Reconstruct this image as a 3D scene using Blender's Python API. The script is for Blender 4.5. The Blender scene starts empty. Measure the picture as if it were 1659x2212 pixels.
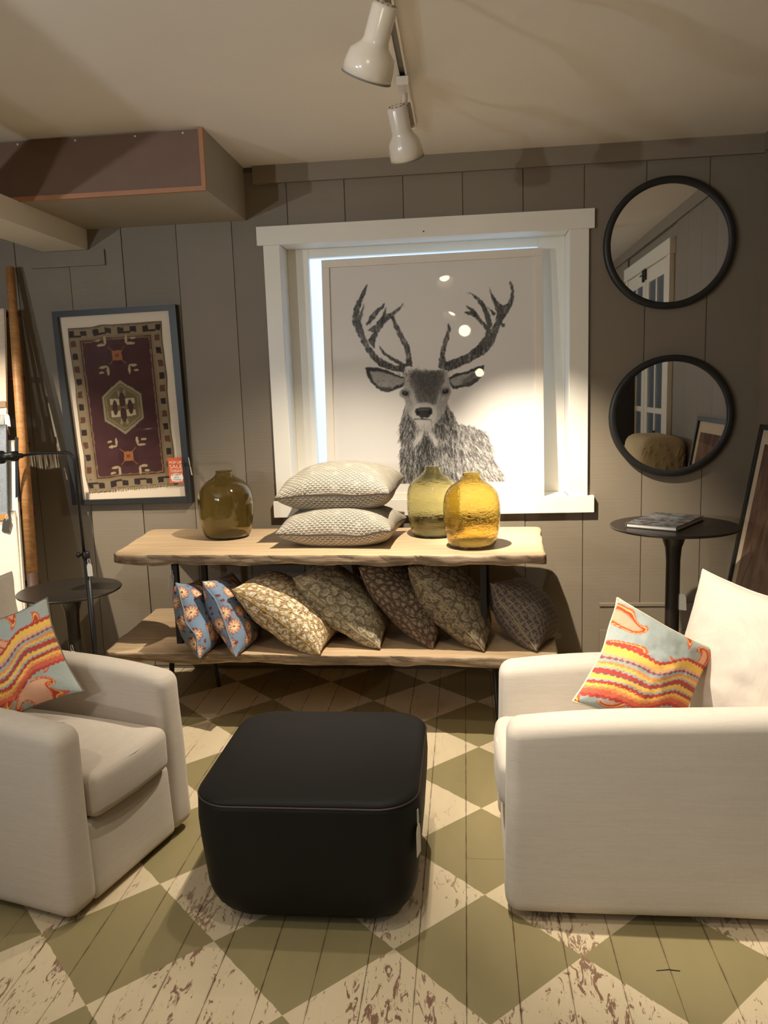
import bpy, bmesh, math, random
import numpy as np
from mathutils import Vector, Matrix

# ------------------------------------------------------------------ camera
S = bpy.context.scene
W, H = 1659, 2212
FPX, YAW, PITCH, ROLL, HC = 1708.7, -.1052, .1528, .0335, 1.5
def _rot():
    cy, sy = math.cos(YAW), math.sin(YAW); cp, sp = math.cos(PITCH), math.sin(PITCH)
    cr, sr = math.cos(ROLL), math.sin(ROLL)
    f = np.array([sy, cy, 0.]); r = np.array([cy, -sy, 0.]); d = np.array([0, 0, -1.])
    f2 = cp*f + sp*d; d2 = -sp*f + cp*d
    return np.array([cr*r + sr*d2, -sr*r + cr*d2, f2])
RC = _rot(); CAM = np.array([0, 0, HC])
cd = bpy.data.cameras.new('camera'); cam = bpy.data.objects.new('camera', cd)
S.collection.objects.link(cam); S.camera = cam
cd.sensor_fit = 'VERTICAL'; cd.sensor_height = 24; cd.sensor_width = 18; cd.lens = FPX/H*24
cd.clip_start = .05
cam.matrix_world = Matrix(((RC[0][0], -RC[1][0], -RC[2][0], 0), (RC[0][1], -RC[1][1], -RC[2][1], 0),
                           (RC[0][2], -RC[1][2], -RC[2][2], HC), (0, 0, 0, 1)))
def ray(u, v): return RC.T @ np.array([(u-W/2)/FPX, (v-H/2)/FPX, 1])
def at(u, v, x=None, y=None, z=None):          # where the line of sight through a photo point meets a plane
    d = ray(u, v)
    t = x/d[0] if x is not None else y/d[1] if y is not None else (z-HC)/d[2]
    return CAM + t*d
def hit(u, v, p0, n):
    d = ray(u, v); return CAM + d*(((p0-CAM) @ n)/(d @ n))

# ------------------------------------------------------------------ world, lights, exposure
wd = bpy.data.worlds.new('sky'); S.world = wd; wd.use_nodes = True
bg = wd.node_tree.nodes['Background']
bg.inputs[0].default_value = (.52, .72, 1, 1); bg.inputs[1].default_value = 2.0
S.view_settings.view_transform = 'Standard'; S.view_settings.look = 'None'
S.view_settings.gamma = 1; S.view_settings.use_curve_mapping = False
S.view_settings.exposure = 0.0
S.cycles.use_denoising = True
try: S.cycles.denoiser = 'OPENIMAGEDENOISE'
except Exception: pass
S.cycles.max_bounces = 10; S.cycles.transmission_bounces = 10; S.cycles.transparent_max_bounces = 12
S.cycles.sample_clamp_indirect = 4.0; S.cycles.caustics_refractive = False; S.cycles.caustics_reflective = False
WARM = (1, .89, .73)
def spot(name, loc, target, watts, angle, blend, radius=.02, col=WARM):
    l = bpy.data.lights.new(name, 'SPOT'); l.energy = watts; l.spot_size = math.radians(angle); l.spot_blend = blend
    l.shadow_soft_size = radius; l.color = col
    o = bpy.data.objects.new(name, l); S.collection.objects.link(o); o.location = loc
    o.rotation_euler = (Vector(target)-Vector(loc)).to_track_quat('-Z', 'Y').to_euler()
    return o
def point(name, loc, watts, radius=.05, col=WARM):
    l = bpy.data.lights.new(name, 'POINT'); l.energy = watts; l.shadow_soft_size = radius; l.color = col
    o = bpy.data.objects.new(name, l); S.collection.objects.link(o); o.location = loc; return o
HEADS = {'far': (at(857, 232, y=2.975), at(880, 343, y=3.06)), 'near': (at(832, 12, y=2.13), at(791, 168, y=2.20))}
def in_mouth(k, f): a, b_ = HEADS[k]; return tuple(a+(b_-a)*f)
KEY = in_mouth('far', 1.0)
SOFTW = (1, .95, .90)
spot('key_spill', KEY, (-.72, 3.46, .45), 240, 88, .95, .014)
spot('rear_track_beam.003', (-.19, 1.42, 2.33), (-.2, 1.5, 0), 34, 72, 1.0, .02)
spot('key_beam', KEY, (.44, 3.96, .78), 440, 48, 1.0, .014)
spot('near_head_beam', in_mouth('near', 1.0), (-.35, 2.25, .2), 34, 110, 1.0, .02)
spot('near_head_beam.001', in_mouth('near', 1.0), (.56, 2.42, .58), 190, 50, .9, .014)
spot('left_track_beam', (-2.75, 2.55, 2.42), (-2.3, 3.9, .6), 300, 56, .8, .016)
spot('rear_track_beam.001', (-1.3, .5, 2.42), (-1.4, 1.5, 0), 34, 64, .9, .03)
spot('rear_track_beam.002', (.9, .5, 2.42), (.70, 1.5, 0), 34, 64, .9, .03)
spot('rear_track_beam', (-.19, 1.42, 2.33), (.66, 2.42, .60), 26, 54, .9, .02)
spot('added_bounce_fill', (-1.0, -1.0, 2.5), (-1.0, -1.0, 0), 26, 110, .8, .05, SOFTW)  # added unseen spot, lights the floor so it bounces to the ceiling
spot('added_bounce_fill.001', (-1.0, -3.4, 2.5), (-1.0, -3.4, 0), 30, 120, .8, .05, SOFTW)  # same added fill, further back
COOL = (.90, .95, 1)
spot('added_ceiling_fill', (-2.9, .1, 1.75), (-2.2, .9, 2.6), 125, 150, 1.0, .03, COOL)  # added unseen up-light, only brightens the ceiling
spot('added_ceiling_fill.001', (-2.3, -1.0, 1.75), (-1.6, .2, 2.6), 125, 150, 1.0, .03, COOL)  # second added fill for the ceiling

# ------------------------------------------------------------------ scene helpers
COL = S.collection
def mesh_obj(name, V, F, mat=None, parent=None, smooth=False, kind=None, label=None):
    me = bpy.data.meshes.new(name)
    me.from_pydata([tuple(map(float, v)) for v in V], [], [tuple(map(int, f)) for f in F])
    if smooth: me.polygons.foreach_set('use_smooth', [True]*len(me.polygons))
    me.update()
    return link(name, me, mat, parent, kind, label)
def link(name, me, mat=None, parent=None, kind=None, label=None):
    o = bpy.data.objects.new(name, me); COL.objects.link(o)
    if mat is not None:
        for m in (mat if isinstance(mat, (list, tuple)) else [mat]): me.materials.append(m)
    if parent is not None: o.parent = parent
    if kind: o['kind'] = kind
    if label: o['label'] = label
    return o
def thing(name, label, cat, loc=(0, 0, 0), rotz=0, group=None, mat4=None):
    o = bpy.data.objects.new(name, None); COL.objects.link(o); o.empty_display_size = .1
    if mat4 is not None: o.matrix_world = mat4
    else: o.location = loc; o.rotation_euler = (0, 0, rotz)
    return tag(o, label, cat, group)
def tag(o, label, cat, group=None):
    o['label'] = label; o['category'] = cat
    if group: o['group'] = group
    return o
def frame4(o, x, y, z):
    x, y, z = map(Vector, (x, y, z))
    return Matrix(((x[0], y[0], z[0], o[0]), (x[1], y[1], z[1], o[1]), (x[2], y[2], z[2], o[2]), (0, 0, 0, 1)))
class MB:
    def __init__(s): s.V = []; s.F = []
    def add(s, V, F):
        b = len(s.V); s.V += [tuple(v) for v in V]; s.F += [tuple(i+b for i in f) for f in F]; return s
    def box(s, x0, x1, y0, y1, z0, z1):
        V = [(x, y, z) for x in (x0, x1) for y in (y0, y1) for z in (z0, z1)]
        return s.add(V, [(0, 1, 3, 2), (4, 6, 7, 5), (0, 4, 5, 1), (2, 3, 7, 6), (0, 2, 6, 4), (1, 5, 7, 3)])
    def hexa(s, q0, q1):      # two quads (4 points each) joined into a solid
        return s.add(list(q0)+list(q1), [(3, 2, 1, 0), (4, 5, 6, 7)]+[(i, (i+1) % 4, 4+(i+1) % 4, 4+i) for i in range(4)])
    def tube(s, pts, r, n=10, caps=True):
        pts = [np.array(p, float) for p in pts]; R = r if hasattr(r, '__len__') else [r]*len(pts)
        rings = []; prev = None
        for i, p in enumerate(pts):
            t = pts[min(i+1, len(pts)-1)]-pts[max(i-1, 0)]; t /= (np.linalg.norm(t)+1e-9)
            if prev is None:
                a = np.array([0, 0, 1.]) if abs(t[2]) < .9 else np.array([1., 0, 0])
                u = np.cross(a, t)
            else: u = prev-t*(prev @ t)
            u /= (np.linalg.norm(u)+1e-9); prev = u; w = np.cross(t, u)
            rings.append([p+R[i]*(math.cos(2*math.pi*k/n)*u+math.sin(2*math.pi*k/n)*w) for k in range(n)])
        V = [v for g in rings for v in g]; F = []
        for i in range(len(pts)-1):
            for k in range(n): F.append((i*n+k, i*n+(k+1) % n, (i+1)*n+(k+1) % n, (i+1)*n+k))
        if caps: F += [tuple(range(n))[::-1], tuple((len(pts)-1)*n+k for k in range(n))]
        return s.add(V, F)
    def lathe(s, prof, n=40, M=None, closed=False):    # prof: (radius, z)
        V = []; F = []
        for r, z in prof:
            for k in range(n): V.append((r*math.cos(2*math.pi*k/n), r*math.sin(2*math.pi*k/n), z))
        m = len(prof)
        for i in range(m if closed else m-1):
            j = (i+1) % m
            for k in range(n): F.append((i*n+k, i*n+(k+1) % n, j*n+(k+1) % n, j*n+k))
        if not closed:
            if prof[0][0] > 1e-6: F.append(tuple(range(n))[::-1])
            if prof[-1][0] > 1e-6: F.append(tuple((m-1)*n+k for k in range(n)))
        if M is not None: V = [tuple(M @ Vector(v)) for v in V]
        return s.add(V, F)
    def obj(s, name, mat=None, parent=None, smooth=False, **k):
        return mesh_obj(name, s.V, s.F, mat, parent, smooth, **k)
def axis_lines(h, r, ns, nm):
    a = [-h+r*(1-math.cos(math.pi/2*i/ns)) for i in range(ns)]
    b = list(np.linspace(-h+r, h-r, nm+1))
    return a+b+[-v for v in a[::-1]]
def rbox(dx, dy, dz, r, ns=4, nm=(4, 4, 4), fn=None):  # soft box, centred; fn maps points (N,3)
    h = [dx/2, dy/2, dz/2]; r = min(r, min(h)*.999)
    L = [axis_lines(h[i], r, ns, nm[i]) for i in range(3)]
    idx = {}; V = []; F = []
    def vid(p):
        k = tuple(round(c, 6) for c in p)
        if k not in idx: idx[k] = len(V); V.append(p)
        return idx[k]
    for ax in range(3):
        b, c = (ax+1) % 3, (ax+2) % 3
        for sg in (-1, 1):
            for i in range(len(L[b])-1):
                for j in range(len(L[c])-1):
                    q = []
                    for (ii, jj) in ((i, j), (i+1, j), (i+1, j+1), (i, j+1)):
                        p = [0, 0, 0]; p[ax] = sg*h[ax]; p[b] = L[b][ii]; p[c] = L[c][jj]; q.append(vid(tuple(p)))
                    F.append(q if sg > 0 else q[::-1])
    P = np.array(V); hh = np.array(h)-r
    Q = np.clip(P, -hh, hh); D = P-Q; n = np.linalg.norm(D, axis=1, keepdims=True); P = Q+r*D/np.maximum(n, 1e-9)
    if fn is not None: P = fn(P)
    return P, F
def soft(name, c, d, r, mat, parent, fn=None, ns=4, nm=(4, 4, 4)):
    P, F = rbox(*d, r, ns, nm, fn); P = P+np.array(c)
    return mesh_obj(name, P, F, mat, parent, True)

# value noise for painting pigments and roughening shapes
_rs = np.random.RandomState(7); _tab = _rs.rand(256, 256)
def vnoise(x, y):
    xi = np.floor(x).astype(int); yi = np.floor(y).astype(int); fx = x-xi; fy = y-yi
    fx = fx*fx*(3-2*fx); fy = fy*fy*(3-2*fy)
    g = lambda a, b: _tab[a & 255, b & 255]
    return (g(xi, yi)*(1-fx)+g(xi+1, yi)*fx)*(1-fy)+(g(xi, yi+1)*(1-fx)+g(xi+1, yi+1)*fx)*fy
def fbm(x, y, o=4):
    v = 0; a = .5
    for k in range(o): v = v+a*vnoise(x*2**k+17*k, y*2**k+31*k); a *= .5
    return v
def lin(c):
    c = np.asarray(c, float)/255.
    return np.where(c <= .04045, c/12.92, ((c+.055)/1.055)**2.4)
def set_colors(me, rgb):
    at_ = me.color_attributes.new('pigment', 'FLOAT_COLOR', 'POINT')
    a = np.ones((len(rgb), 4)); a[:, :3] = rgb
    at_.data.foreach_set('color', a.astype(np.float32).ravel())

# ------------------------------------------------------------------ materials
class NB:
    def __init__(s, name):
        s.m = bpy.data.materials.new(name); s.m.use_nodes = True; s.t = s.m.node_tree
        s.bsdf = s.t.nodes['Principled BSDF']; s.out = s.t.nodes['Material Output']
    def n(s, typ, **k):
        nd = s.t.nodes.new(typ)
        for a, b in k.items(): setattr(nd, a, b)
        return nd
    def put(s, sock, v):
        if isinstance(v, bpy.types.NodeSocket): s.t.links.new(v, sock)
        elif v is not None:
            if sock.type == 'RGBA' and len(v) == 3: v = (*v, 1)
            sock.default_value = v
    def math(s, op, a, b=0.0, c=None):
        nd = s.n('ShaderNodeMath', operation=op); s.put(nd.inputs[0], a); s.put(nd.inputs[1], b)
        if c is not None: s.put(nd.inputs[2], c)
        return nd.outputs[0]
    def mix(s, f, a, b, mode='MIX'):
        nd = s.n('ShaderNodeMix', data_type='RGBA', blend_type=mode)
        s.put(nd.inputs[0], f); s.put(nd.inputs[6], a); s.put(nd.inputs[7], b); return nd.outputs[2]
    def coord(s, which='Object'): return s.n('ShaderNodeTexCoord').outputs[which]
    def pos(s): return s.n('ShaderNodeNewGeometry').outputs['Position']
    def normal(s): return s.n('ShaderNodeNewGeometry').outputs['Normal']
    def attr(s, nm='pigment'): return s.n('ShaderNodeAttribute', attribute_name=nm).outputs['Color']
    def rnd(s): return s.n('ShaderNodeObjectInfo').outputs['Random']
    def scale(s, v, sc, off=(0, 0, 0)):
        nd = s.n('ShaderNodeMapping'); s.put(nd.inputs['Vector'], v); nd.inputs['Scale'].default_value = sc
        nd.inputs['Location'].default_value = off; return nd.outputs[0]
    def noise(s, v, sc=5, det=3, ro=.55, dist=0):
        nd = s.n('ShaderNodeTexNoise'); s.put(nd.inputs['Vector'], v); nd.inputs['Scale'].default_value = sc
        nd.inputs['Detail'].default_value = det; nd.inputs['Roughness'].default_value = ro; nd.inputs['Distortion'].default_value = dist
        return nd.outputs['Fac']
    def step(s, v, a, b):   # smooth ramp a..b -> 0..1
        nd = s.n('ShaderNodeMapRange', interpolation_type='SMOOTHSTEP'); s.put(nd.inputs[0], v)
        nd.inputs[1].default_value = a; nd.inputs[2].default_value = b; return nd.outputs[0]
    def sep(s, v):
        nd = s.n('ShaderNodeSeparateXYZ'); s.put(nd.inputs[0], v); return nd.outputs
    def bump(s, h, strength=.2, dist=.01):
        nd = s.n('ShaderNodeBump'); s.put(nd.inputs['Height'], h); nd.inputs['Strength'].default_value = strength
        nd.inputs['Distance'].default_value = dist; s.put(s.bsdf.inputs['Normal'], nd.outputs[0]); return s
    def set(s, color=None, rough=None, **k):
        b = s.bsdf.inputs
        if color is not None: s.put(b['Base Color'], color)
        if rough is not None: s.put(b['Roughness'], rough)
        for a, v in k.items(): s.put(b[a.replace('_', ' ')], v)
        return s
def plain(name, rgb, rough=.6, var=.08, sc=30, bump=0, **k):
    b = NB(name); c = lin(rgb); f = b.noise(b.coord(), sc, 3)
    b.set(b.mix(f, tuple(c*(1-var)), tuple(np.minimum(c*(1+var), 1))), rough, **k)
    if bump: b.bump(f, bump, .002)
    return b.m
def linen(name, rgb, var=.06, sc=1.0):
    b = NB(name); v = b.coord(); c = lin(rgb)
    w1 = b.noise(b.scale(v, (24*sc, 24*sc, 420*sc)), 1, 2); w2 = b.noise(b.scale(v, (420*sc, 420*sc, 60*sc)), 1, 1); slub = b.noise(b.scale(v, (5*sc, 5*sc, 130*sc)), 1, 2)
    f = b.math('ADD', b.math('MULTIPLY', w1, .45), b.math('MULTIPLY_ADD', w2, .2, b.math('MULTIPLY', slub, .35)))
    big = b.noise(v, 5, 3)
    b.set(b.mix(b.step(f, .35, .65), tuple(c*(1-var)), tuple(np.minimum(1, c*(1+var*.4)))), .92, Sheen_Weight=.12)
    b.bump(b.math('ADD', b.math('MULTIPLY', f, .6), b.math('MULTIPLY', big, 1.6)), .10, .006); return b.m
def pigment(name, rough=.85, bump=.15, **k):
    b = NB(name); f = b.noise(b.coord(), 400, 2); b.set(b.attr(), rough, **k); b.bump(f, bump, .002); return b.m
def wall_paint(name, rgb, horizontal=True):
    b = NB(name); p = b.pos(); c = lin(rgb)
    saw = b.noise(b.scale(p, (1.2, 1.2, 150)), 1, 2); blot = b.noise(p, 3, 4)
    rn = b.math('MULTIPLY_ADD', b.rnd(), .14, .93)
    col = b.mix(blot, tuple(c*.92), tuple(c*1.06)); col = b.mix(1, col, rn, 'MULTIPLY')
    lines = b.step(b.noise(b.scale(p, (.6, .6, 60)), 1, 1), .66, .74)
    col = b.mix(b.math('MULTIPLY', lines, .10), col, tuple(c*.7))
    b.set(col, .62); b.bump(saw, .12, .004); return b.m
M = {}
M['wall'] = wall_paint('painted_boards', (128, 116, 98))
M['wallplain'] = wall_paint('painted_plaster', (132, 120, 102))
M['joint'] = plain('joint_backing', (104, 94, 78), .9)  # backing colour seen in the joints, a little darker than the boards
M['ceiling'] = plain('ceiling_paint', (224, 218, 208), .75, .03, 4)
M['white'] = plain('white_trim_paint', (232, 226, 212), .38, .025, 6)
M['whiteframe'] = plain('white_picture_frame', (226, 216, 200), .42, .03, 8)
M['soffit'] = plain('soffit_paint', (158, 148, 132), .7, .05, 5)
M['maroonwood'] = plain('brown_panel', (112, 84, 66), .6, .1, 12)
M['orangewood'] = plain('raw_orange_wood', (166, 112, 74), .5, .12, 25)
M['black'] = plain('black_metal', (24, 22, 20), .42, .15, 40)
M['blackframe'] = plain('black_painted_wood', (30, 29, 27), .45, .15, 30)
M['tabletop_black'] = plain('dark_bronze_lacquer', (42, 36, 31), .34, .1, 9)
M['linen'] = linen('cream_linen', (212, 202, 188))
M['linen_shaded'] = linen('cream_linen_shaded', (202, 190, 175))  # darker copy of the cream linen, left chair's shade painted in
M['tagpaper'] = plain('tag_paper', (226, 220, 208), .8, .03)
M['ring'] = plain('tag_eyelet_brown', (120, 76, 48), .6)
M['string'] = plain('white_string', (225, 218, 205), .9)
M['tagdark'] = plain('dark_tag_card', (70, 66, 62), .8)
M['mat'] = plain('mat_board', (226, 208, 182), .85, .02, 60)
M['paperwhite'] = plain('print_paper', (216, 204, 186), .8, .01, 30)
M['ink'] = plain('handwriting_ink', (30, 28, 30), .7)
M['lampwhite'] = plain('white_enamel', (226, 214, 196), .22, .02, 5)
M['lampgrey'] = plain('grey_track_slot', (120, 116, 106), .5)
M['orange'] = plain('sale_card_orange', (214, 98, 54), .6, .05)
M['letter'] = plain('sale_card_lettering', (246, 232, 212), .6, .02)
M['ladderwood'] = None
M['raffia'] = plain('raffia', (196, 176, 138), .85, .2, 90, .4)
M['walnut'] = plain('dark_cabinet_wood', (34, 27, 22), .5, .2, 20)
M['doorpane'] = plain('door_pane_glass', (104, 116, 130), .12, .1, 4)

b = NB('mirror_silver'); b.set((.80, .79, .76), .015, Metallic=1.0); M['mirror'] = b.m
def clear_glass(name, tint=(1, 1, 1), refl=1.0):
    b = NB(name); tr = b.n('ShaderNodeBsdfTransparent'); tr.inputs[0].default_value = (*tint, 1)
    gl = b.n('ShaderNodeBsdfGlossy'); gl.inputs['Roughness'].default_value = .01
    fr = b.n('ShaderNodeFresnel'); fr.inputs[0].default_value = 1.45
    mx = b.n('ShaderNodeMixShader'); bf = b.n('ShaderNodeNewGeometry').outputs['Backfacing']
    b.put(mx.inputs[0], b.math('MULTIPLY', fr.outputs[0], b.math('SUBTRACT', refl, bf)))
    b.t.links.new(tr.outputs[0], mx.inputs[1]); b.t.links.new(gl.outputs[0], mx.inputs[2])
    b.t.links.new(mx.outputs[0], b.out.inputs[0]); return b.m
M['glass'] = clear_glass('picture_glass')
M['pane'] = clear_glass('window_pane_glass', (.97, .98, 1))
def emit(name, rgb, s):
    b = NB(name); e = b.n('ShaderNodeEmission'); e.inputs[0].default_value = (*rgb, 1); e.inputs[1].default_value = s
    b.t.links.new(e.outputs[0], b.out.inputs[0]); return b.m
M['bulb'] = emit('glowing_bulb', (1, .86, .64), 40)

def vase_glass(name, tint, band=0):
    b = NB(name); v = b.coord()
    wav = b.noise(b.scale(v, (5, 5, 14)), 4, 3, .5)
    b.set(tint, .02, Transmission_Weight=1.0, IOR=1.42); b.bump(wav, .22 if band else .03, .02)
    z = b.sep(v)[2]
    # thick glass: deeper colour where the wall is thicker, as blown in the melt
    dep = b.noise(b.scale(v, (3, 3, 6)), 1, 2)
    b.set(b.mix(dep, tuple(np.array(tint)*.86), tint)); return b.m
M['vase_dark'] = vase_glass('smoky_olive_glass', (.68, .60, .33))
M['vase_back'] = vase_glass('pale_amber_glass', (.85, .81, .53), 1)
M['vase_front'] = vase_glass('amber_glass', (.89, .75, .34), 1)

def wood(name, light, dark, edge=None, sc=1.0, rough=.6):
    b = NB(name); v = b.coord(); l, d = lin(light), lin(dark)
    g = b.noise(b.scale(v, (2.6*sc, 44*sc, 44*sc)), 1, 5, .65, .5); f2 = b.noise(b.scale(v, (8*sc, 160*sc, 160*sc)), 1, 3)
    col = b.mix(b.step(g, .32, .7), tuple(d), tuple(l)); col = b.mix(b.math('MULTIPLY', b.step(f2, .55, .75), .3), col, tuple(d*.8))
    if edge is not None:
        nz = b.math('ABSOLUTE', b.sep(b.normal())[2]); e = lin(edge)
        crack = b.noise(b.scale(v, (7, 90, 120)), 1, 4, .7)
        ecol = b.mix(b.step(crack, .38, .62), tuple(e*.55), tuple(e))
        col = b.mix(b.step(nz, .45, .75), ecol, col)
    b.set(col, rough); b.bump(b.math('ADD', g, f2), .25, .004); return b.m
M['plank'] = wood('weathered_oak', (200, 174, 138), (180, 150, 114), (150, 126, 98))
M['ladderwood'] = wood('honey_ladder_wood', (204, 150, 94), (176, 122, 70), None, 1.0, .45)

def floor_mat():
    b = NB('painted_floor_planks'); p = b.pos(); x, y, z = b.sep(p)
    wob = b.math('MULTIPLY', b.math('SUBTRACT', b.noise(p, 30, 2), .5), .012)
    u = b.math('FRACT', b.math('ADD', b.math('DIVIDE', b.math('ADD', x, 1.2232+50*.503), .503), wob))
    v = b.math('FRACT', b.math('ADD', b.math('DIVIDE', b.math('ADD', y, -1.931+50*.4937+.24685), .4937), wob))
    dd = b.math('ADD', b.math('ABSOLUTE', b.math('SUBTRACT', u, .5)), b.math('ABSOLUTE', b.math('SUBTRACT', v, .5)))
    green = b.step(dd, .503, .497)
    cream = lin((218, 200, 166)); grn = lin((146, 133, 94)); bare = lin((118, 78, 60))
    st = b.noise(b.scale(p, (9, 3, 3)), 1, 3)
    cc = b.mix(st, tuple(cream*.86), tuple(cream*1.05)); gc = b.mix(st, tuple(grn*.9), tuple(grn*1.08))
    # worn paint: flakes along the grain, mostly on the cream diamonds, and by plank
    fl = b.noise(b.scale(p, (42, 13, 1)), 1, 5, .68, 1.4); zone = b.noise(b.scale(p, (5.5, 1.6, 1)), 1, 2)
    thr = b.math('ADD', fl, b.math('MULTIPLY', b.math('SUBTRACT', zone, .5), .55))
    near = b.step(y, 2.9, 1.7)
    wear = b.math('MULTIPLY', b.step(thr, .575, .625), b.math('MULTIPLY_ADD', near, .85, .15))
    wearg = b.math('MULTIPLY', b.step(thr, .80, .84), .5)
    cc = b.mix(b.math('MULTIPLY', wear, .9), cc, tuple(bare)); gc = b.mix(wearg, gc, tuple(bare*.9))
    fx = b.math('FRACT', b.math('DIVIDE', b.math('ADD', x, .151+.1305*60), .1305))
    ed = b.math('ABSOLUTE', b.math('SUBTRACT', fx, .5))
    edge = b.math('MULTIPLY', b.step(ed, .455, .5), b.step(b.noise(b.scale(p, (3, 14, 1)), 1, 3), .4, .6))
    col = b.mix(green, cc, gc); col = b.mix(b.math('MULTIPLY', edge, .5), col, tuple(bare*.7))
    b.set(col, b.math('MULTIPLY_ADD', st, .2, .38)); b.bump(b.math('ADD', fl, st), .12, .003); return b.m
M['floor'] = floor_mat()
M['leather'] = plain('black_leather', (25, 23, 21), .62, .22, 9, .12, Specular_IOR_Level=.25)
b = NB('scallop_print'); uv = b.coord('UV'); ux, uy, _ = b.sep(uv)   # block-printed arcs
def scallop(b, ux, uy):
    K = 22.0
    def layer(ox, oy):
        fx = b.math('SUBTRACT', b.math('FRACT', b.math('ADD', b.math('MULTIPLY', ux, K), ox)), .5)
        fy = b.math('SUBTRACT', b.math('FRACT', b.math('ADD', b.math('MULTIPLY', uy, K*1.0), oy)), .5)
        r = b.math('SQRT', b.math('ADD', b.math('MULTIPLY', fx, fx), b.math('MULTIPLY', b.math('MULTIPLY', b.math('ADD', fy, -.30), b.math('ADD', fy, -.30)), 1.0)))
        a1 = b.math('LESS_THAN', b.math('ABSOLUTE', b.math('SUBTRACT', r, .42)), .074)
        a2 = b.math('LESS_THAN', b.math('ABSOLUTE', b.math('SUBTRACT', r, .23)), .08)
        low = b.math('LESS_THAN', fy, .22)
        dot = b.math('LESS_THAN', r, .07)
        return b.math('MAXIMUM', b.math('MULTIPLY', b.math('MAXIMUM', a1, a2), low), dot)
    return b.math('MAXIMUM', layer(0, 0), layer(.5, .5))
arc = scallop(b, ux, uy); fade = b.step(b.noise(uv, 9, 3), .25, .5)
b.set(b.mix(b.math('MULTIPLY', arc, b.math('MULTIPLY_ADD', fade, .35, .6)), tuple(lin((204, 194, 174))), tuple(lin((56, 47, 39)))), .9)
b.bump(b.noise(b.coord(), 350, 2), .15, .002); M['scallop'] = b.m
M['pigment'] = pigment('printed_cotton')
M['print'] = pigment('art_print', .8, .02)
M['rugpig'] = pigment('woven_rug_wool', .95, .5)

# ------------------------------------------------------------------ setting
XL, XR, YB, YF, ZC = -3.3, 1.445, 4.1, -6.6, 2.626
fl = MB().box(XL-.1, XR+.1, YF-.1, YB+.3, -.12, -.02).obj('floor', M['joint'], kind='structure')
rnd = random.Random(5)
pl_cache = {}
k = 0
x0 = -.151-.1305*24
while x0 < XR:
    xa, xb = x0, min(x0+.1305, XR+.05)
    cuts = [YF, rnd.uniform(-4.6, -3.4), rnd.uniform(-2.6, -1), rnd.uniform(-.6, 1.1)]
    if abs(x0-(-.151+.1305)) < .01: cuts.append(2.361)
    elif rnd.random() < .35: cuts.append(rnd.uniform(2.5, 3.6))
    cuts.append(YB+.05)
    for a, c in zip(cuts[:-1], cuts[1:]):
        top = rnd.uniform(-.0012, .0012); g = .0005; e = .0009
        q0 = [(xa+g, a+g, -.022), (xb-g, a+g, -.022), (xb-g, c-g, -.022), (xa+g, c-g, -.022)]
        q1 = [(xa+g, a+g, top-e), (xb-g, a+g, top-e), (xb-g, c-g, top-e), (xa+g, c-g, top-e)]
        q2 = [(xa+g+e, a+g+e, top), (xb-g-e, a+g+e, top), (xb-g-e, c-g-e, top), (xa+g+e, c-g-e, top)]
        V = q0+q1+q2
        F = [(3, 2, 1, 0), (8, 9, 10, 11)]+[(i+o, (i+1) % 4+o, (i+1) % 4+4+o, i+4+o) for o in (0, 4) for i in range(4)]
        mesh_obj('plank', V, F, M['floor'], fl)
    x0 += .1305
MB().tube([at(1418, 2097, z=.0005), at(1445, 2094.5, z=.001), at(1469, 2097.5, z=.0005)], .0012, 6).obj('scuff_mark', M['ink'], fl)
MB().box(XL-.1, XR+.1, YF-.1, YB+.4, ZC, ZC+.08).obj('ceiling', M['ceiling'], kind='structure')
# back wall with the window opening
WX0, WX1, WZ0, WZ1 = -.915, .52, .945, 2.243
m = MB(); yb0, yb1 = YB+.005, YB+.40
m.box(XL-.1, WX0-.016, yb0, yb1, -.05, ZC); m.box(WX1+.016, XR+.1, yb0, yb1, -.05, ZC)
m.box(WX0-.016, WX1+.016, yb0, yb1, -.05, WZ0-.05); m.box(WX0-.016, WX1+.016, yb0, yb1, WZ1+.022, ZC)
wb = m.obj('wall_back', M['joint'], kind='structure')
x0 = -.871-.293*8
while x0 < XR:
    xa, xb = max(x0, XL), min(x0+.293, XR); g = .0009
    m = MB(); f = YB+rnd.uniform(-.002, .0015); zt = 2.60
    def piece(a, c, z0, z1):
        e = .0013; ea = e if abs(a-xa-g) < 1e-6 else 0; ec = e if abs(c-xb+g) < 1e-6 else 0
        q0 = [(a, YB+.02, z0), (c, YB+.02, z0), (c, YB+.02, z1), (a, YB+.02, z1)]
        q1 = [(a+ea, f, z0), (c-ec, f, z0), (c-ec, f, z1), (a+ea, f, z1)]
        m.hexa(q0, q1)
    lo, hi = max(xa+g, WX0-.02), min(xb-g, WX1+.02)
    if hi <= lo: piece(xa+g, xb-g, .02, zt)
    else:
        if xa+g < WX0-.02: piece(xa+g, WX0-.02, .02, zt)
        if xb-g > WX1+.02: piece(WX1+.02, xb-g, .02, zt)
        piece(lo, hi, WZ1+.03, zt); piece(lo, hi, .02, WZ0-.04)
    m.obj('board', M['wall'], wb)
    x0 += .293
MB().box(-1.035, XR, YB-.022, YB, 2.540, ZC).obj('trim_1', M['wall'], kind='structure')          # frieze board
MB().box(-2.247, -1.842, YB-.016, YB, 2.19, 2.268).obj('trim_2', M['wall'], kind='structure')
m = MB(); m.box(.68, XR, YB-.014, YB, 0, .352); m.box(.68, XR, YB-.02, YB, .352, .366); m.box(.68, XR, YB-.022, YB-.012, 0, .222)
m.obj('baseboard_back', M['wall'], kind='structure')
MB().box(XL-.1, XL, YF, YB, 0, ZC).obj('wall_left', M['wallplain'], kind='structure')
MB().box(XL-.1, XR+.1, YF-.1, YF, 0, ZC).obj('wall_front', M['wallplain'], kind='structure')
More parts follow.
